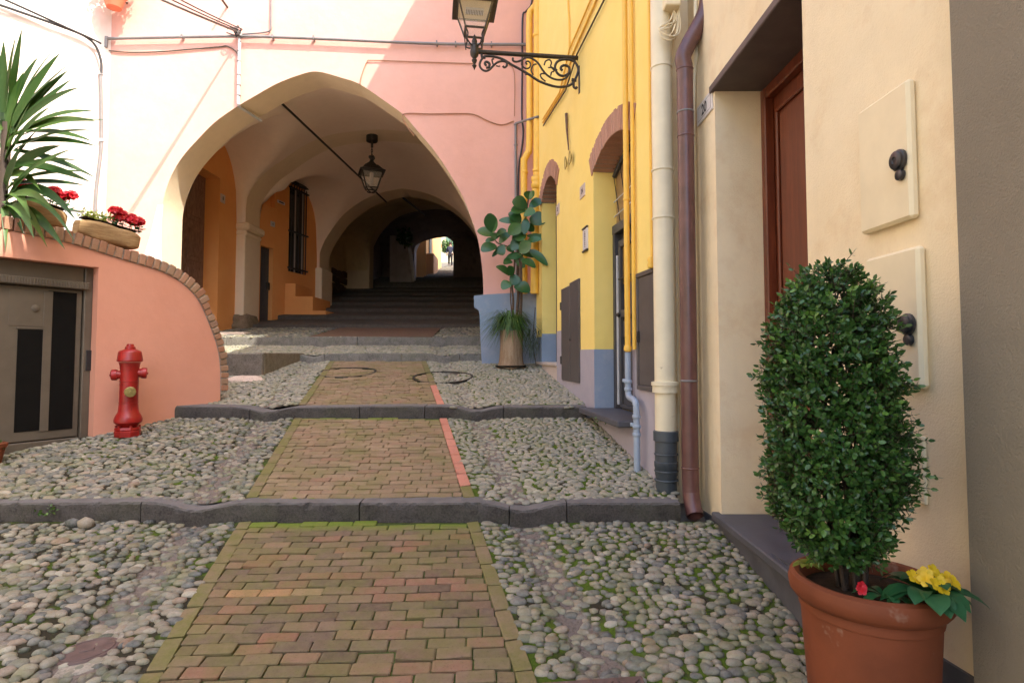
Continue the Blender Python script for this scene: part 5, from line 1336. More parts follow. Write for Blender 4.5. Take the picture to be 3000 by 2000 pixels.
MB().cbox((-hwx, -hwy, -.03), (hwx, hwy, .0), .005, Mx).build('plate', RUST, t)
for i in range(8):
    for j in range(7):
        cx, cy_ = -hwx+.04+i*(2*hwx-.08)/7, -hwy+.04+j*(2*hwy-.08)/6; s_ = 1 if (i+j) % 2 else -1
        MB().cbox((-.022, -.005, 0), (.022, .005, .005), .002, Mx @ Matrix.Translation((cx, cy_, 0)) @ Matrix.Rotation(s_*.7, 4, 'Z')).build('raised_rib', RUST, t)
iq = Vector((at(255, 1915, 1).x, 0, 0)); yy = 2.86; ixx = at(255, 1915, yy).x
t = thing('inspection_cover', 'weathered oval inspection cover among the dark cobbles at lower left', 'cover', (ixx, yy, gz(yy)))
Mo = Matrix.Translation((ixx, yy, surf(ixx, yy)-.004)) @ Matrix.Rotation(math.atan(.1265), 4, 'X') @ Matrix.Rotation(.5, 4, 'Z')
MB().lathe([(0, .012), (.13, .012), (.135, .008), (.14, .0), (.14, -.03)], (0, 0, 0), 28, Mo @ Matrix.Diagonal((1, .72, 1, 1))).build('lid', RUST, t, smooth=30)
q = MB(); q.tube([Mo @ Vector((.112*math.cos(a_), .08*math.sin(a_), .012)) for a_ in [2*math.pi*j/28 for j in range(28)]], .004, 6, close=True); q.build('raised_ring', RUST, t)
MB().cbox((-.03, -.012, .008), (.03, .012, .016), .003, Mo).build('lifting_lug', RUST, t)
rr = random.Random(5); q = MB().cbox((-.22, -.17, -.04), (.22, .17, .004), .01, Mo); q.build('concrete_collar', MORTAR, t)
# stone landing block left of the third kerb, with a pale boulder under it
g0, g1 = at(662, 1030, 9.0), at(768, 1030, 9.0)
tag(MB().cbox((-5.2, 8.95, -.7), (at(768, 1060, 8.95).x, 10.75, at(700, 1034, 8.95).z), .015).build('stone_block', stone('dark_block_stone', (.10, .085, .07), (.21, .18, .15), .1)), 'dark square stone block left of the passage kerb', 'stone block')
tag(MB().cbox((at(768, 1060, 8.95).x+.008, 9.02, -.7), (at(830, 1050, 10.2).x, 10.72, at(700, 1032, 8.95).z), .015).build('stone_block', stone('brown_block_stone', (.12, .10, .07), (.24, .20, .15), .1)), 'tall stone block end turning towards the passage kerb', 'stone block')
q = MB(); c = at(715, 1118, 8.55); rock(q, (c.x-.02, c.y+.1, c.z-.02), (.29, .18, .10), 8); tag(q.build('boulder', stone('pink_boulder', (.48, .36, .29), (.62, .50, .42), .1), smooth=60), 'low pale pink stone under the dark block', 'stone')
q = at(690, 978, 13.2); tag(MB().cbox((LX+.05, 12.7, .35), (at(715, 985, 12.7).x, 14.1, at(690, 972, 12.7).z), .03).build('stone_ledge', VAULT), 'pale plastered ledge at the foot of the orange pier', 'ledge')
# white cabinet behind the troughs
q0, q1 = WHT.uw(187, 612, .3), WHT.uw(240, 690, .3); b = MB(); wbox(b, WHT, q0[0], q1[0], q1[1]-.4, q0[1], .1, .3, .01); t = thing('meter_box', 'pale grey meter box behind the flower troughs', 'box', WHT.p(q0[0], q1[1]-.4, .2)); b.build('body', GREYW, t)
b = MB(); wbox(b, WHT, q0[0]-.02, q1[0]+.02, q0[1]+.001, q0[1]+.03, .08, .32, .008); b.build('lid', STEELG, t)
# ================================================================== plants
def frame_of(d, up):
    d = d.normalized(); x = d.cross(up)
    if x.length < 1e-4: x = d.orthogonal()
    x.normalize(); return x, x.cross(d).normalized()
def blade(mb, a, b, w, bend, up=Vector((0, 0, 1)), n=6, fold=.25, prof=None):
    """pointed leaf from a to b, width w, bowed by the vector bend, creased along the middle"""
    d = b-a; x, nrm = frame_of(d, up); vs_ = []; fs_ = []
    prof = prof or (lambda t: (min(1, t*6+.35))*(1-t**3))
    for i in range(n+1):
        t = i/n; c = a+d*t+bend*(4*t*(1-t)); h = w/2*prof(t)
        vs_ += [c-x*h+nrm*h*fold, c, c+x*h+nrm*h*fold]
    for i in range(n):
        for k in (0, 1): fs_.append((i*3+k, i*3+k+1, (i+1)*3+k+1, (i+1)*3+k))
    return mb.add(vs_, fs_)
OV = lambda t: math.sin(math.pi*min(1, max(0, t*.94+.03)))**.62
def oval(mb, c, d, nrm, l, w):               # small four-quad leaf
    d = d.normalized(); x = d.cross(nrm).normalized(); n2 = x.cross(d)
    p = [c, c+d*l*.35-x*w*.5+n2*w*.12, c+d*l*.35+x*w*.5+n2*w*.12, c+d*l*.75-x*w*.38+n2*w*.08, c+d*l*.75+x*w*.38+n2*w*.08, c+d*l, c+d*l*.35, c+d*l*.75]
    return mb.add(p, [(0, 6, 1), (0, 2, 6), (1, 6, 7, 3), (6, 2, 4, 7), (3, 7, 5), (7, 4, 5)])
def rvec(r): 
    z = r.uniform(-1, 1); a = r.uniform(0, 2*math.pi); q = math.sqrt(1-z*z); return Vector((q*math.cos(a), q*math.sin(a), z))

# terracotta pot and its clipped box shrub
pc_ = Vector((1.202, 2.0, 0)); prz = -.745; pbz = gz(2.0)-.0
pot = thing('terracotta_pot', 'large terracotta pot with a rolled rim against the cream wall', 'pot', (pc_.x, pc_.y, pbz))
ph = prz-pbz
MB().lathe([(.0, .0), (.165, .0), (.168, .01), (.205, ph-.135), (.206, ph-.115), (.211, ph-.112), (.212, ph-.105), (.208, ph-.082), (.226, ph-.076), (.240, ph-.058), (.244, ph-.030), (.238, ph-.008), (.224, ph), (.208, ph-.004), (.200, ph-.02), (.196, ph-.08)], (pc_.x, pc_.y, pbz), 48).build('body', TERRA, pot, smooth=35)
q = MB().lathe([(.0, ph-.042), (.12, ph-.045), (.199, ph-.055)], (pc_.x, pc_.y, pbz), 32); q.build('soil', SOIL, pot, smooth=60)
sh_ = thing('box_shrub', 'dense clipped box shrub growing in the large terracotta pot', 'shrub', (pc_.x-.07, pc_.y, prz-.04))
sx_ = lambda px: (px-1500)/F*2.0
prof_ = [(-.72, .03, 1.11), (-.66, .10, 1.11), (-.60, .145, 1.10), (-.50, .182, 1.10), (-.30, .188, 1.10), (-.10, .176, 1.10), (.06, .155, 1.098), (.16, .130, 1.10), (.22, .095, 1.10), (.265, .055, 1.105), (.29, .015, 1.11)]
zlist = [(p[0], p[1]) for p in prof_]; xlist = [(p[0], p[2]) for p in prof_]
rr = random.Random(21); mb = MB(); mn = MB(); tw = MB(); nl = 0
def shr(z, an): return lin(zlist, z)*(.95+.09*math.sin(3*an+z*9)+.08*math.sin(5*an-z*14)+.07*math.sin(z*23+2*an))
while nl < 2700:                             # sprigs, each a spray of paired leaves
    z = rr.uniform(-.70, .288); R0 = lin(zlist, z)
    if rr.random() > (R0/.205)*1.0+.10: continue
    an = rr.uniform(0, 2*math.pi); k = 1-.42*rr.random()**2.0
    Rr = shr(z, an)*k; cx = lin(xlist, z)
    c = Vector((cx+Rr*math.cos(an), 2.0+Rr*math.sin(an), z))
    if c.x > 1.462: continue
    outd = Vector((math.cos(an), math.sin(an), .55+.5*(z+.2))).normalized(); d = (outd+rvec(rr)*.55).normalized(); L_s = rr.uniform(.035, .07)
    if rr.random() < .06: L_s *= 1.5
    e = c+d*L_s; tw.tube([c-d*.03, e], .0012, 3, cap=False)
    npair = rr.randint(3, 5); x, n2 = frame_of(d, rvec(rr)); young = rr.random() < (.05+.30*max(0, z+.25)) and k > .86; tg = mn if young else mb
    for i in range(npair):
        p = c.lerp(e, i/(npair-.6)); a_ = i*1.57
        side = (x*math.cos(a_)+n2*math.sin(a_))
        for s_ in (-1, 1):
            ld = (side*s_+d*rr.uniform(.4, .9)+rvec(rr)*.2).normalized(); l = rr.uniform(.015, .027)
            oval(tg, p, ld, (d-ld*d.dot(ld)).normalized()+rvec(rr)*.25, l, l*rr.uniform(.5, .62))
    oval(tg, e, d, rvec(rr), .022, .012); nl += 1
stuff(mb.build('foliage', LEAFD, sh_, smooth=180)); stuff(mn.build('new_growth', LEAFN, sh_, smooth=180))
for k in range(16):
    an = rr.uniform(0, 6.28); z1 = rr.uniform(-.3, .2); r1 = lin(zlist, z1)*.7; b0 = Vector((pc_.x-.05+rr.uniform(-.04, .04), 2.0+rr.uniform(-.04, .04), prz-.05)); b1 = Vector((lin(xlist, z1)+r1*math.cos(an), 2+r1*math.sin(an), z1))
    MB().tube(smoothline([b0, b0.lerp(b1, .4)+Vector((0, 0, .08)), b1], 4), [.007-.0055*j/8 for j in range(9)], 6).build('branch', TWIG, sh_, smooth=60)
stuff(tw.build('twigs', TWIG, sh_))
# primrose with yellow flowers, a small red one, both in the same pot
def rosette(t, c, n, l, w, seed, m, flat=.25):
    r_ = random.Random(seed)
    for k in range(n):
        an = 2*math.pi*k/n+r_.uniform(-.3, .3); d = Vector((math.cos(an), math.sin(an), flat+r_.uniform(-.1, .25))); e = c+d*l*r_.uniform(.75, 1.1)
        e.z -= .03
        q = MB(); blade(q, c, e, w*r_.uniform(.8, 1.1), Vector((0, 0, l*.22)), n=6, fold=.2, prof=lambda t_: (.25+.75*min(1, t_*1.8))*math.sqrt(max(0, 1-t_**4))); q.build('leaf', m, t, smooth=180)
pz0 = prz-.03
t = thing('primrose', 'primrose with yellow flowers at the front rim of the pot', 'flower', (1.30, 1.83, pz0)); cp_ = Vector((1.275, 1.815, pz0+.035)); rosette(t, cp_, 14, .14, .075, 4, LEAFP, .12); rosette(t, cp_+Vector((.03, .02, .015)), 8, .09, .055, 6, LEAFP, .5)
def bloom(t, c, nrm, r, m, n=5, heart=None):
    nrm = nrm.normalized(); x, y = frame_of(nrm, Vector((.3, .5, .2))); 
    for k in range(n):
        an = 2*math.pi*k/n; d = x*math.cos(an)+y*math.sin(an); q = MB(); blade(q, c, c+d*r+nrm*r*.25, r*1.05, nrm*r*.1, nrm, 4, .1, lambda t_: (.3+.8*t_)*math.sqrt(max(0, 1-t_**5))); q.build('petal', m, t, smooth=180)
for k, (dx, dy, dz) in enumerate(((-.02, -.02, .06), (.0, .01, .065), (.025, -.025, .05), (.06, .0, .055), (.01, -.045, .045), (-.045, .0, .06), (.03, .02, .07), (-.015, -.05, .055), (.045, -.045, .06))): bloom(t, cp_+Vector((dx, dy, dz)), Vector((-.5+.13*k, -.8, .5+.1*(k % 3))), .024, PETY)
t = thing('red_primrose', 'single small red flower at the left side of the pot', 'flower', (1.13, 1.86, pz0)); cr_ = Vector((1.125, 1.865, pz0+.01)); rosette(t, cr_+Vector((.05, .0, 0)), 7, .095, .035, 9, LEAFP, .3)
for k in range(3): bloom(t, cr_+Vector((-.03, -.01, .03+.006*k)), Vector((-.3+.2*k, -.8, .4)), .017, PETR)
t = thing('small_herb', 'small light green weed between the pot and the doorstep', 'weed', (1.02, 2.08, pz0)); rosette(t, Vector((1.035, 2.07, prz)), 9, .06, .03, 12, SEDUM, .6)

# yucca on the left wall
yt = LFT.px(8, 690, -.15)
yu = thing('yucca', 'spiky yucca with long green sword leaves at the left edge', 'yucca', yt); YY = yt.y
MB().tube(smoothline([yt, at(6, 600, YY), at(14, 480, YY), at(22, 360, YY)], 5), [.045]*6+[.04]*6+[.04]*4, 10).build('trunk', TWIG, yu, smooth=60)
tips = [(65, 82, 35, 330), (48, 102, 20, 330), (11, 119, 10, 330), (114, 165, 45, 340), (164, 139, 45, 350), (178, 154, 50, 370), (210, 182, 45, 360), (202, 204, 40, 370), (213, 230, 40, 390), (236, 256, 40, 400),
        (150, 312, 20, 470), (282, 327, 60, 400), (323, 354, 60, 410), (286, 356, 70, 395), (278, 384, 60, 440), (275, 416, 80, 390), (288, 430, 70, 420), (213, 436, 20, 560), (180, 427, 20, 520), (282, 522, 60, 440), (256, 502, 50, 530), (252, 544, 40, 540), (269, 535, 60, 480),
        (223, 646, 50, 560), (219, 709, 50, 600), (191, 731, 30, 600), (139, 726, 40, 600), (43, 744, 15, 600), (17, 744, 10, 600), (30, 260, 15, 440), (70, 210, 25, 400), (150, 250, 30, 430), (230, 470, 30, 500), (120, 560, 15, 530), (90, 640, 15, 580), (-60, 150, 5, 350), (-140, 260, 5, 380), (-160, 400, 0, 430), (-120, 600, 0, 540), (-20, 90, 10, 340), (90, 300, 15, 470), (60, 430, 10, 560), (130, 470, 15, 600), (100, 700, 15, 610), (70, 690, 10, 590), (-40, 700, 0, 600), (160, 620, 20, 590), (110, 380, 10, 520), (40, 330, 10, 480), (-60, 480, 0, 520), (200, 600, 30, 580)]
for i, (tx, ty, bx, by) in enumerate(tips):
    r_ = random.Random(i+77); a = at(bx*.6+5, by, YY+r_.uniform(-.05, .05)); b = at(tx, ty, YY+r_.uniform(-.38, .22)); L = (b-a).length
    dr_ = Vector((0, 0, .05*L if ty < 560 else .16*L)) + Vector((0, 0, r_.uniform(-.02, .03)))
    q = MB(); blade(q, a, b, r_.uniform(.075, .115) if i % 4 else .06, dr_, Vector((r_.uniform(-.6, .6), -1, r_.uniform(.0, 1))), 8, .30, lambda t_: (.55+1.1*t_ if t_ < .38 else .97*(1-((t_-.38)/.62)**1.7))); q.build('leaf', LEAFY, yu, smooth=180)

# two log troughs of geraniums on the coping
def trough(label, x0, y0, x1, y1, hpx, out, seed):
    a = LFT.px(x0, y0, out); b = LFT.px(x1, y1, out); d = b-a; L = d.length; sc_ = a.y/F*1.0
    t = thing('flower_trough', label, 'planter', a.lerp(b, .5)-Vector((0, 0, .1))); q = MB(); n, m = 26, 20; r_ = random.Random(seed); ph_ = [r_.uniform(0, 6) for _ in range(8)]; H_ = hpx*sc_
    x = d.normalized(); nrm = LFT.n; up = nrm.cross(x); up = up if up.z > 0 else -up
    for i in range(n+1):
        u = i/n; taper = (1-abs(2*u-1)**5*.35)
        for j in range(m):
            an = 2*math.pi*j/m; ca, sa = math.cos(an), math.sin(an); ex = .6
            w_ = .115*taper*math.copysign(abs(ca)**ex, ca); h_ = H_/2*taper*math.copysign(abs(sa)**ex, sa)
            k = 1+.05*math.sin(u*11+ph_[0]+3*an)+.04*math.sin(5*an+ph_[1])
            q.v.append(tuple(a+d*u+nrm*w_*k+up*h_*k))
    for i in range(n):
        for j in range(m): q.f.append((i*m+j, i*m+(j+1) % m, (i+1)*m+(j+1) % m, (i+1)*m+j))
    q.f += [tuple(range(m-1, -1, -1)), tuple(n*m+j for j in range(m))]
    q.build('log_body', TROUGH, t, smooth=50)
    q = MB(); n = 12
    P = [a+d*(.06+.88*k/n)+up*(H_/2+.004)+nrm*.07 for k in range(n+1)]+[a+d*(.94-.88*k/n)+up*(H_/2+.004)-nrm*.07 for k in range(n+1)]
    q.prism(P, up*.012).build('soil', SOIL, t)
    return lambda u, w_=0, h_=0: a+d*u+nrm*w_+up*(H_/2+h_)
T1 = trough('pale log flower trough nearer the arch on the brick coping', 222, 664, 400, 712, 62, -.17, 1)
T2 = trough('pale log flower trough behind the yucca leaves on the coping', 40, 606, 186, 650, 66, -.17, 2)
def geranium(label, T, us, seed, hmax):
    r_ = random.Random(seed); t = thing('geranium', label, 'flower', T(us[0], 0, 0))
    for u in us:
        c = T(u+r_.uniform(-.03, .03), r_.uniform(-.04, .06), 0); e = c+Vector((r_.uniform(-.06, .06), r_.uniform(-.05, .03), hmax*r_.uniform(.6, 1.1)))
        MB().tube(smoothline([c, c.lerp(e, .5)+Vector((.01, 0, .02)), e], 3), .004, 5).build('stem', LEAFG, t)
        q = MB()
        for k in range(34):
            v = rvec(r_); v.z = abs(v.z)*.9-.1; p = e+v*.062*r_.uniform(.6, 1.1)
            x_, y_ = frame_of(v, rvec(r_)); 
            for s_ in range(4):
                an = s_*1.571+r_.uniform(-.2, .2); dd_ = x_*math.cos(an)+y_*math.sin(an); oval(q, p, (dd_+v*.3), v, .030, .027)
        q.build('flower_head', PETR, t, smooth=180)
    q = MB()
    for k in range(46):
        u = r_.uniform(min(us)-.08, max(us)+.08); c = T(u, r_.uniform(-.07, .10), r_.uniform(.0, hmax*.55)); d = rvec(r_); d.z = abs(d.z)*.3
        oval(q, c, d, Vector((r_.uniform(-.5, .5), -.6, 1)), r_.uniform(.04, .065), r_.uniform(.04, .06))
    stuff(q.build('foliage', LEAFP, t, smooth=180))
geranium('red geraniums in the log trough nearer the arch', T1, (.50, .56, .62, .70, .80, .86, .92, .97), 5, .15)
geranium('red geraniums in the log trough behind the yucca', T2, (.12, .2, .62, .7, .78, .86, .95, 1.03), 6, .17)
r_ = random.Random(8); t = thing('sedum', 'yellow green sedum in the left end of the nearer trough', 'plant', T1(.2)); q = MB()
for k in range(260):
    c = T1(r_.uniform(.04, .46), r_.uniform(-.08, .11), r_.uniform(.0, .085)); oval(q, c, rvec(r_)+Vector((0, 0, .6)), rvec(r_), .03, .018)
stuff(q.build('foliage', SEDUM, t, smooth=180))

# hollow log with a rubber plant and arching grass
sc0 = at(1497, 1078, 9.72); sc0.z = surf(sc0.x, sc0.y); lt = at(1503, 968, 9.72).z-sc0.z
st_ = thing('log_planter', 'upright hollow log used as a planter by the blue base', 'planter', sc0); q = MB(); n, m = 14, 28; r_ = random.Random(14); ph_ = [r_.uniform(0, 6) for _ in range(6)]
for i in range(n+1):
    u = i/n; z = lt*u; ra = lin([(0, .235), (.06, .215), (.2, .195), (.6, .182), (1, .192)], u)
    for j in range(m):
        an = 2*math.pi*j/m; k = 1+.035*math.sin(3*an+ph_[0])+.03*math.sin(7*an+ph_[1]+u)+.02*math.sin(13*an+ph_[2]+2*u); q.v.append((sc0.x+.012*u+ra*k*math.cos(an), sc0.y+ra*k*math.sin(an), sc0.z+z+(.012*math.sin(5*an) if i in (0, n) else 0)))
for i in range(n):
    for j in range(m): q.f.append((i*m+j, i*m+(j+1) % m, (i+1)*m+(j+1) % m, (i+1)*m+j))
q.f.append(tuple(n*m+j for j in range(m))); q.build('log', STUMP, st_, smooth=50)
MB().lathe([(0, .0), (.24, 0), (.27, .03), (.262, .032), (.235, .008), (0, .008)], sc0+Vector((0, 0, .012)), 28).build('saucer', IRON, st_, smooth=40)
PY_ = 9.72
rp_ = thing('rubber_plant', 'tall rubber plant with broad glossy leaves growing from the log planter', 'rubber plant', Vector((sc0.x, sc0.y, sc0.z+lt)))
cc_ = lambda x, y, dy=0: at(1380+x/2.75, 540+y/2.75, PY_+dy)
for P, r0 in (([(330, 1160), (340, 950), (330, 800), (350, 650), (340, 540), (290, 500), (210, 470), (175, 400)], .020), ([(360, 1160), (380, 900), (395, 700), (390, 560), (420, 420), (440, 260), (460, 130), (470, 100)], .026), ([(345, 1160), (320, 950), (318, 820), (312, 740)], .012), ([(390, 1160), (405, 900), (405, 640), (430, 480)], .03)):
    MB().tube(smoothline([cc_(*p, .03) for p in P], 4), [r0*(1-.6*k/(4*len(P)-4)) for k in range(4*len(P)-3)], 8).build('stem', BARK, rp_, smooth=60)
lv = [(175, 385, 150, 250, 72), (165, 390, 205, 305, 50), (165, 415, 65, 375, 62), (195, 425, 275, 380, 50), (195, 445, 125, 460, 34), (230, 475, 310, 405, 58), (200, 490, 98, 535, 72), (205, 510, 260, 560, 60), (185, 390, 190, 440, 60), (250, 510, 180, 575, 30),
      (450, 185, 345, 140, 78), (470, 190, 560, 135, 58), (465, 120, 445, 65, 40), (470, 120, 505, 62, 38), (440, 205, 335, 215, 66), (425, 250, 508, 225, 52), (400, 310, 318, 235, 62), (405, 305, 245, 292, 46), (440, 275, 432, 388, 46), (470, 290, 592, 285, 84), (465, 320, 562, 325, 26), (410, 325, 315, 395, 70), (450, 415, 630, 440, 36), (450, 465, 555, 445, 44), (390, 545, 472, 478, 74), (418, 575, 295, 595, 50), (470, 530, 600, 638, 46), (410, 610, 506, 664, 48), (420, 565, 495, 585, 36), (440, 400, 360, 440, 80), (410, 350, 350, 480, 60),
      (310, 735, 215, 668, 52), (325, 735, 305, 665, 44), (315, 800, 388, 765, 70), (350, 815, 458, 862, 78), (310, 785, 256, 838, 58), (340, 545, 300, 500, 50), (390, 470, 330, 520, 60), (360, 560, 420, 660, 50), (330, 620, 270, 640, 44), (430, 330, 500, 370, 60)]
for i, (bx, by, tx, ty, w_) in enumerate(lv):
    r_ = random.Random(i+200); dy = r_.uniform(-.22, .10); a = cc_(bx, by, dy*.4); b = cc_(tx+(tx-bx)*.12, ty+(ty-by)*.12, dy); wm = w_/2.75*PY_/F
    q = MB(); blade(q, a, b, wm*1.55, Vector((0, 0, .02))+rvec(r_)*.012, Vector((r_.uniform(-.3, .3), -1, r_.uniform(.2, .9))), 8, .16, OV); q.build('leaf', LEAFR, rp_, smooth=180)
gr = thing('spider_grass', 'arching grassy leaves spilling over the rim of the log planter', 'grass', Vector((sc0.x, sc0.y, sc0.z+lt))); q = MB(); r_ = random.Random(31)
ctop = Vector((sc0.x, sc0.y, sc0.z+lt+.02))
for k in range(620):
    an = r_.uniform(0, 6.283); L = r_.uniform(.35, .78); d = Vector((math.cos(an), math.sin(an)*.6, 0)); c = ctop+Vector((d.x*.12*r_.random(), d.y*.12*r_.random(), 0))
    up_ = r_.uniform(.15, .55); e = c+d*L*r_.uniform(.45, .95)+Vector((0, 0, up_*.55-r_.uniform(.1, .75)*L)); mid_ = c.lerp(e, .45)+Vector((0, 0, up_*.55*L+.06))
    if e.y > FY-.17: e.y = FY-.17
    pts = smoothline([c, mid_, e], 4); x_ = Vector((-d.y, d.x, 0)).normalized()*.009*r_.uniform(.7, 1.5); n0 = len(q.v); m = len(pts)
    for i, p in enumerate(pts):
        w_ = (1-(i/(m-1))**2); q.v += [tuple(p-x_*w_), tuple(p+x_*w_)]
    for i in range(m-1): q.f.append((n0+2*i, n0+2*i+1, n0+2*i+3, n0+2*i+2))
stuff(q.build('blades', LEAFG, gr))
q = MB(); vt = thing('trailing_vine', 'thin dark trailing vine hanging right of the log planter', 'vine', at(1560, 1070, 9.8))
for k in range(60):
    x = r_.uniform(1545, 1585); y0_ = r_.uniform(960, 1020); p0_ = at(x, y0_, 9.85); p1_ = at(x+r_.uniform(-25, 14), y0_+r_.uniform(20, 60), 9.8); q0 = len(q.v); pts = smoothline([p0_, p0_.lerp(p1_, .4)+Vector((0, -.03, .05)), p1_], 3)
    for i, p in enumerate(pts):
        w_ = .007*(1-(i/(len(pts)-1))**2); q.v += [(p.x-w_, p.y, p.z), (p.x+w_, p.y, p.z)]
    for i in range(len(pts)-1): q.f.append((q0+2*i, q0+2*i+1, q0+2*i+3, q0+2*i+2))
stuff(q.build('blades', leafmat('dark_vine', (.015, .04, .015), (.04, .08, .03)), vt))
MB().tube(smoothline([at(1572, 1078, 9.85), at(1562, 1000, 9.85), at(1568, 900, 9.85)], 4), .008, 6).build('stem', TWIG, vt)

# hanging pot at the top left of the facade
hp_ = Vector((at(335, -30, FY-.34).x, FY-.34, at(335, 24, FY-.34).z)); t = thing('hanging_pot', 'orange terracotta pot hung high on the pink facade at top left', 'pot', hp_)
MB().lathe([(0, 0), (.12, 0), (.19, .24), (.22, .25), (.225, .30), (.2, .31), (.19, .28), (0, .27)], hp_, 24).build('body', paint('bright_terracotta', (.58, .15, .07), .6), t, smooth=40)
MB().tube([hp_+Vector((0, .1, .26)), hp_+Vector((0, .36, .30))], .015, 6).build('bracket', IRON, t)
t2 = thing('hanging_plant', 'leafy plant spilling out of the hanging pot at top left', 'plant', hp_+Vector((0, 0, .3))); q = MB(); r_ = random.Random(3)
for k in range(260):
    v = rvec(r_); v.z = v.z*.7+.2; c = hp_+Vector((0, 0, .42))+v*.34*r_.uniform(.4, 1); 
    if c.y < FY-.03: oval(q, c, rvec(r_), rvec(r_), .08, .055)
stuff(q.build('foliage', LEAFG, t2, smooth=180))
# small weeds on the kerbs
def weed(label, p, n, s_, seed, m=LEAFG):
    r_ = random.Random(seed); t = thing('weed', label, 'weed', p); q = MB()
    for k in range(n):
        c = p+Vector((r_.gauss(0, s_*.5), r_.gauss(0, s_*.25), r_.uniform(0, s_))); oval(q, c, rvec(r_), rvec(r_), s_*.35, s_*.24)
    stuff(q.build('foliage', m, t, smooth=180))
weed('small weed growing against the dark first kerb at left', at(135, 1512, K1-.03), 30, .07, 1)
weed('tuft of weed beside the slate doorstep of the yellow house', YEL.px(1752, 1238, .16), 26, .06, 2)
weed('tuft of moss at the foot of the pale pink stone', at(715, 1132, 8.3), 30, .06, 3)
weed('small plant in the terracotta pot at the left edge', at(-14, 1322, 5.15), 40, .08, 5)
pp_ = at(-30, 1368, 5.15); pp_.z = surf(pp_.x, pp_.y); MBp = MB().lathe([(0, 0), (.075, 0), (.105, .15), (.115, .15), (.118, .185), (.105, .19), (.1, .16), (0, .155)], pp_, 24); tag(MBp.build('flowerpot', TERRA, smooth=40), 'small terracotta flowerpot on the cobbles at the left edge', 'pot')
# loose stones lying on the foreground cobbles
for k, (x, y, s_) in enumerate(((215, 1520, .050), (250, 1514, .062))):
    p = at(x, y, K1-.12); p.z = surf(p.x, p.y)+.03; q = MB(); vs_, fs_ = PEBS[k]; q.add([(p.x+v.x*s_, p.y+v.y*s_*.7, p.z+v.z*s_*.75) for v in vs_], fs_)
    tag(q.build('loose_stone', COBBLE, smooth=180), ('smaller round stone lying loose against the first kerb', 'larger round stone lying loose against the first kerb')[k], 'stone', 'loose stones by the kerb')

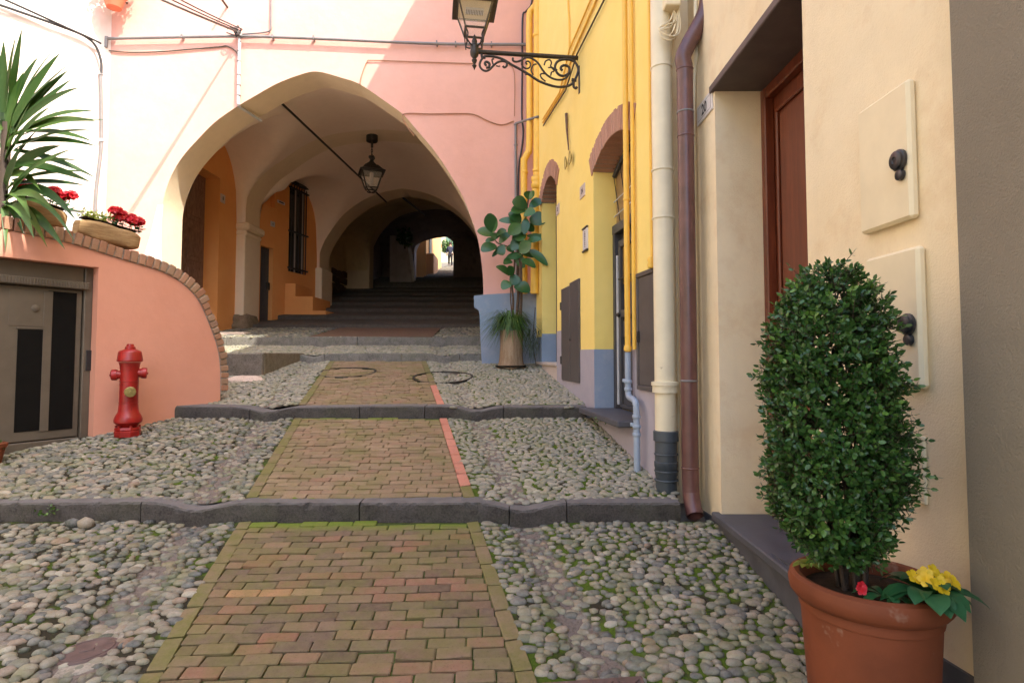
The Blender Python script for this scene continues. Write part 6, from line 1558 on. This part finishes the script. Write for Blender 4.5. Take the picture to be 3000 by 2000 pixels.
# far end: shrub, fern, person on the stairs
def bush(name, label, c, rad, n, m, l, seed, cat='shrub'):
    r_ = random.Random(seed); t = thing(name, label, cat, c-Vector((0, 0, rad))); q = MB()
    for k in range(n):
        v = rvec(r_)*rad*r_.random()**.4; v.z *= 1.1; oval(q, c+v*(1+.2*math.sin(5*v.x/rad+seed)), rvec(r_), rvec(r_), l, l*.6)
    stuff(q.build('crown', m, t, smooth=180)); MB().tube([c-Vector((0, 0, rad*1.6)), c], .04, 6).build('trunk', TWIG, t)
bush('street_shrub', 'bright green shrub beside the person on the far stairs', at(1309, 722, 41.5), .42, 500, LEAFG, .16, 4)
bush('wall_fern', 'dark green fern on the wall deep in the passage', at(1186, 694, 26.3), .34, 160, LEAFG, .18, 6, 'fern')
def figure():
    Yp = 39.8; gp = at(1319, 781, Yp); gp.z = gz(Yp)
    t = thing('person', 'person in dark clothes walking on the sunlit far stairs', 'person', gp)
    def skin(nm, m, joints, edges, rads, root):
        me = bpy.data.meshes.new(nm); me.from_pydata([gp+Vector(j) for j in joints], edges, []); o = obj(nm, me, m, t)
        md = o.modifiers.new('skin', 'SKIN'); lay = me.skin_vertices[0] if me.skin_vertices else None
        if lay:
            for i, r in enumerate(rads): lay.data[i].radius = (r, r); lay.data[i].use_root = (i == root)
        s2_ = o.modifiers.new('sub', 'SUBSURF'); s2_.levels = s2_.render_levels = 2; return o
    def skinned(nm, m, joints, edges, rads, root=0):
        me = bpy.data.meshes.new(nm); me.from_pydata([gp+Vector(j) for j in joints], edges, []); bm = bmesh.new(); bm.from_mesh(me); sl = bm.verts.layers.skin.verify(); bm.verts.ensure_lookup_table()
        for i, r in enumerate(rads): bm.verts[i][sl].radius = (r, r); bm.verts[i][sl].use_root = (i == root)
        bm.to_mesh(me); bm.free(); o = obj(nm, me, m, t); o.modifiers.new('skin', 'SKIN'); s2_ = o.modifiers.new('sub', 'SUBSURF'); s2_.levels = s2_.render_levels = 2; return o
    J = [(0, 0, .92), (0, 0, 1.15), (0, -.01, 1.38), (0, -.01, 1.48), (0, -.03, 1.56), (0, -.03, 1.68), (.09, 0, .88), (.10, -.04, .48), (.11, .04, .08), (.11, -.08, .04), (-.09, 0, .88), (-.10, .08, .50), (-.11, .20, .22), (-.11, .10, .18),
         (.17, 0, 1.38), (.23, .02, 1.12), (.22, -.10, .92), (.22, -.14, .84), (-.17, 0, 1.38), (-.23, .02, 1.12), (-.22, -.08, .92), (-.22, -.12, .84)]
    E_ = [(0, 1), (1, 2), (2, 3), (3, 4), (4, 5), (0, 6), (6, 7), (7, 8), (8, 9), (0, 10), (10, 11), (11, 12), (12, 13), (2, 14), (14, 15), (15, 16), (16, 17), (2, 18), (18, 19), (19, 20), (20, 21)]
    Rd = [.13, .12, .13, .055, .085, .085, .085, .06, .045, .04, .085, .06, .045, .04, .055, .045, .035, .035, .055, .045, .035, .035]
    skinned('body', paint('skin', (.45, .26, .18), .6), J, E_, Rd)
    skinned('jacket', paint('navy_cloth', (.018, .022, .045), .9), [(0, 0, .86), (0, 0, 1.1), (0, 0, 1.38), (0, -.01, 1.44), (.18, 0, 1.38), (.24, .02, 1.12), (.23, -.09, .93), (-.18, 0, 1.38), (-.24, .02, 1.12), (-.23, -.07, .93)], [(0, 1), (1, 2), (2, 3), (2, 4), (4, 5), (5, 6), (2, 7), (7, 8), (8, 9)], [.16, .155, .16, .08, .075, .062, .05, .075, .062, .05])
    skinned('trousers', paint('black_cloth', (.012, .012, .016), .9), [(0, 0, .92), (.09, 0, .86), (.10, -.04, .48), (.11, .04, .10), (-.09, 0, .86), (-.10, .08, .50), (-.11, .19, .24)], [(0, 1), (1, 2), (2, 3), (0, 4), (4, 5), (5, 6)], [.145, .1, .075, .06, .1, .075, .06])
    q = MB(); rock(q, gp+Vector((0, -.01, 1.66)), (.095, .11, .10), 2); q.build('hair', paint('dark_hair', (.02, .014, .01), .7), t, smooth=180)
figure()
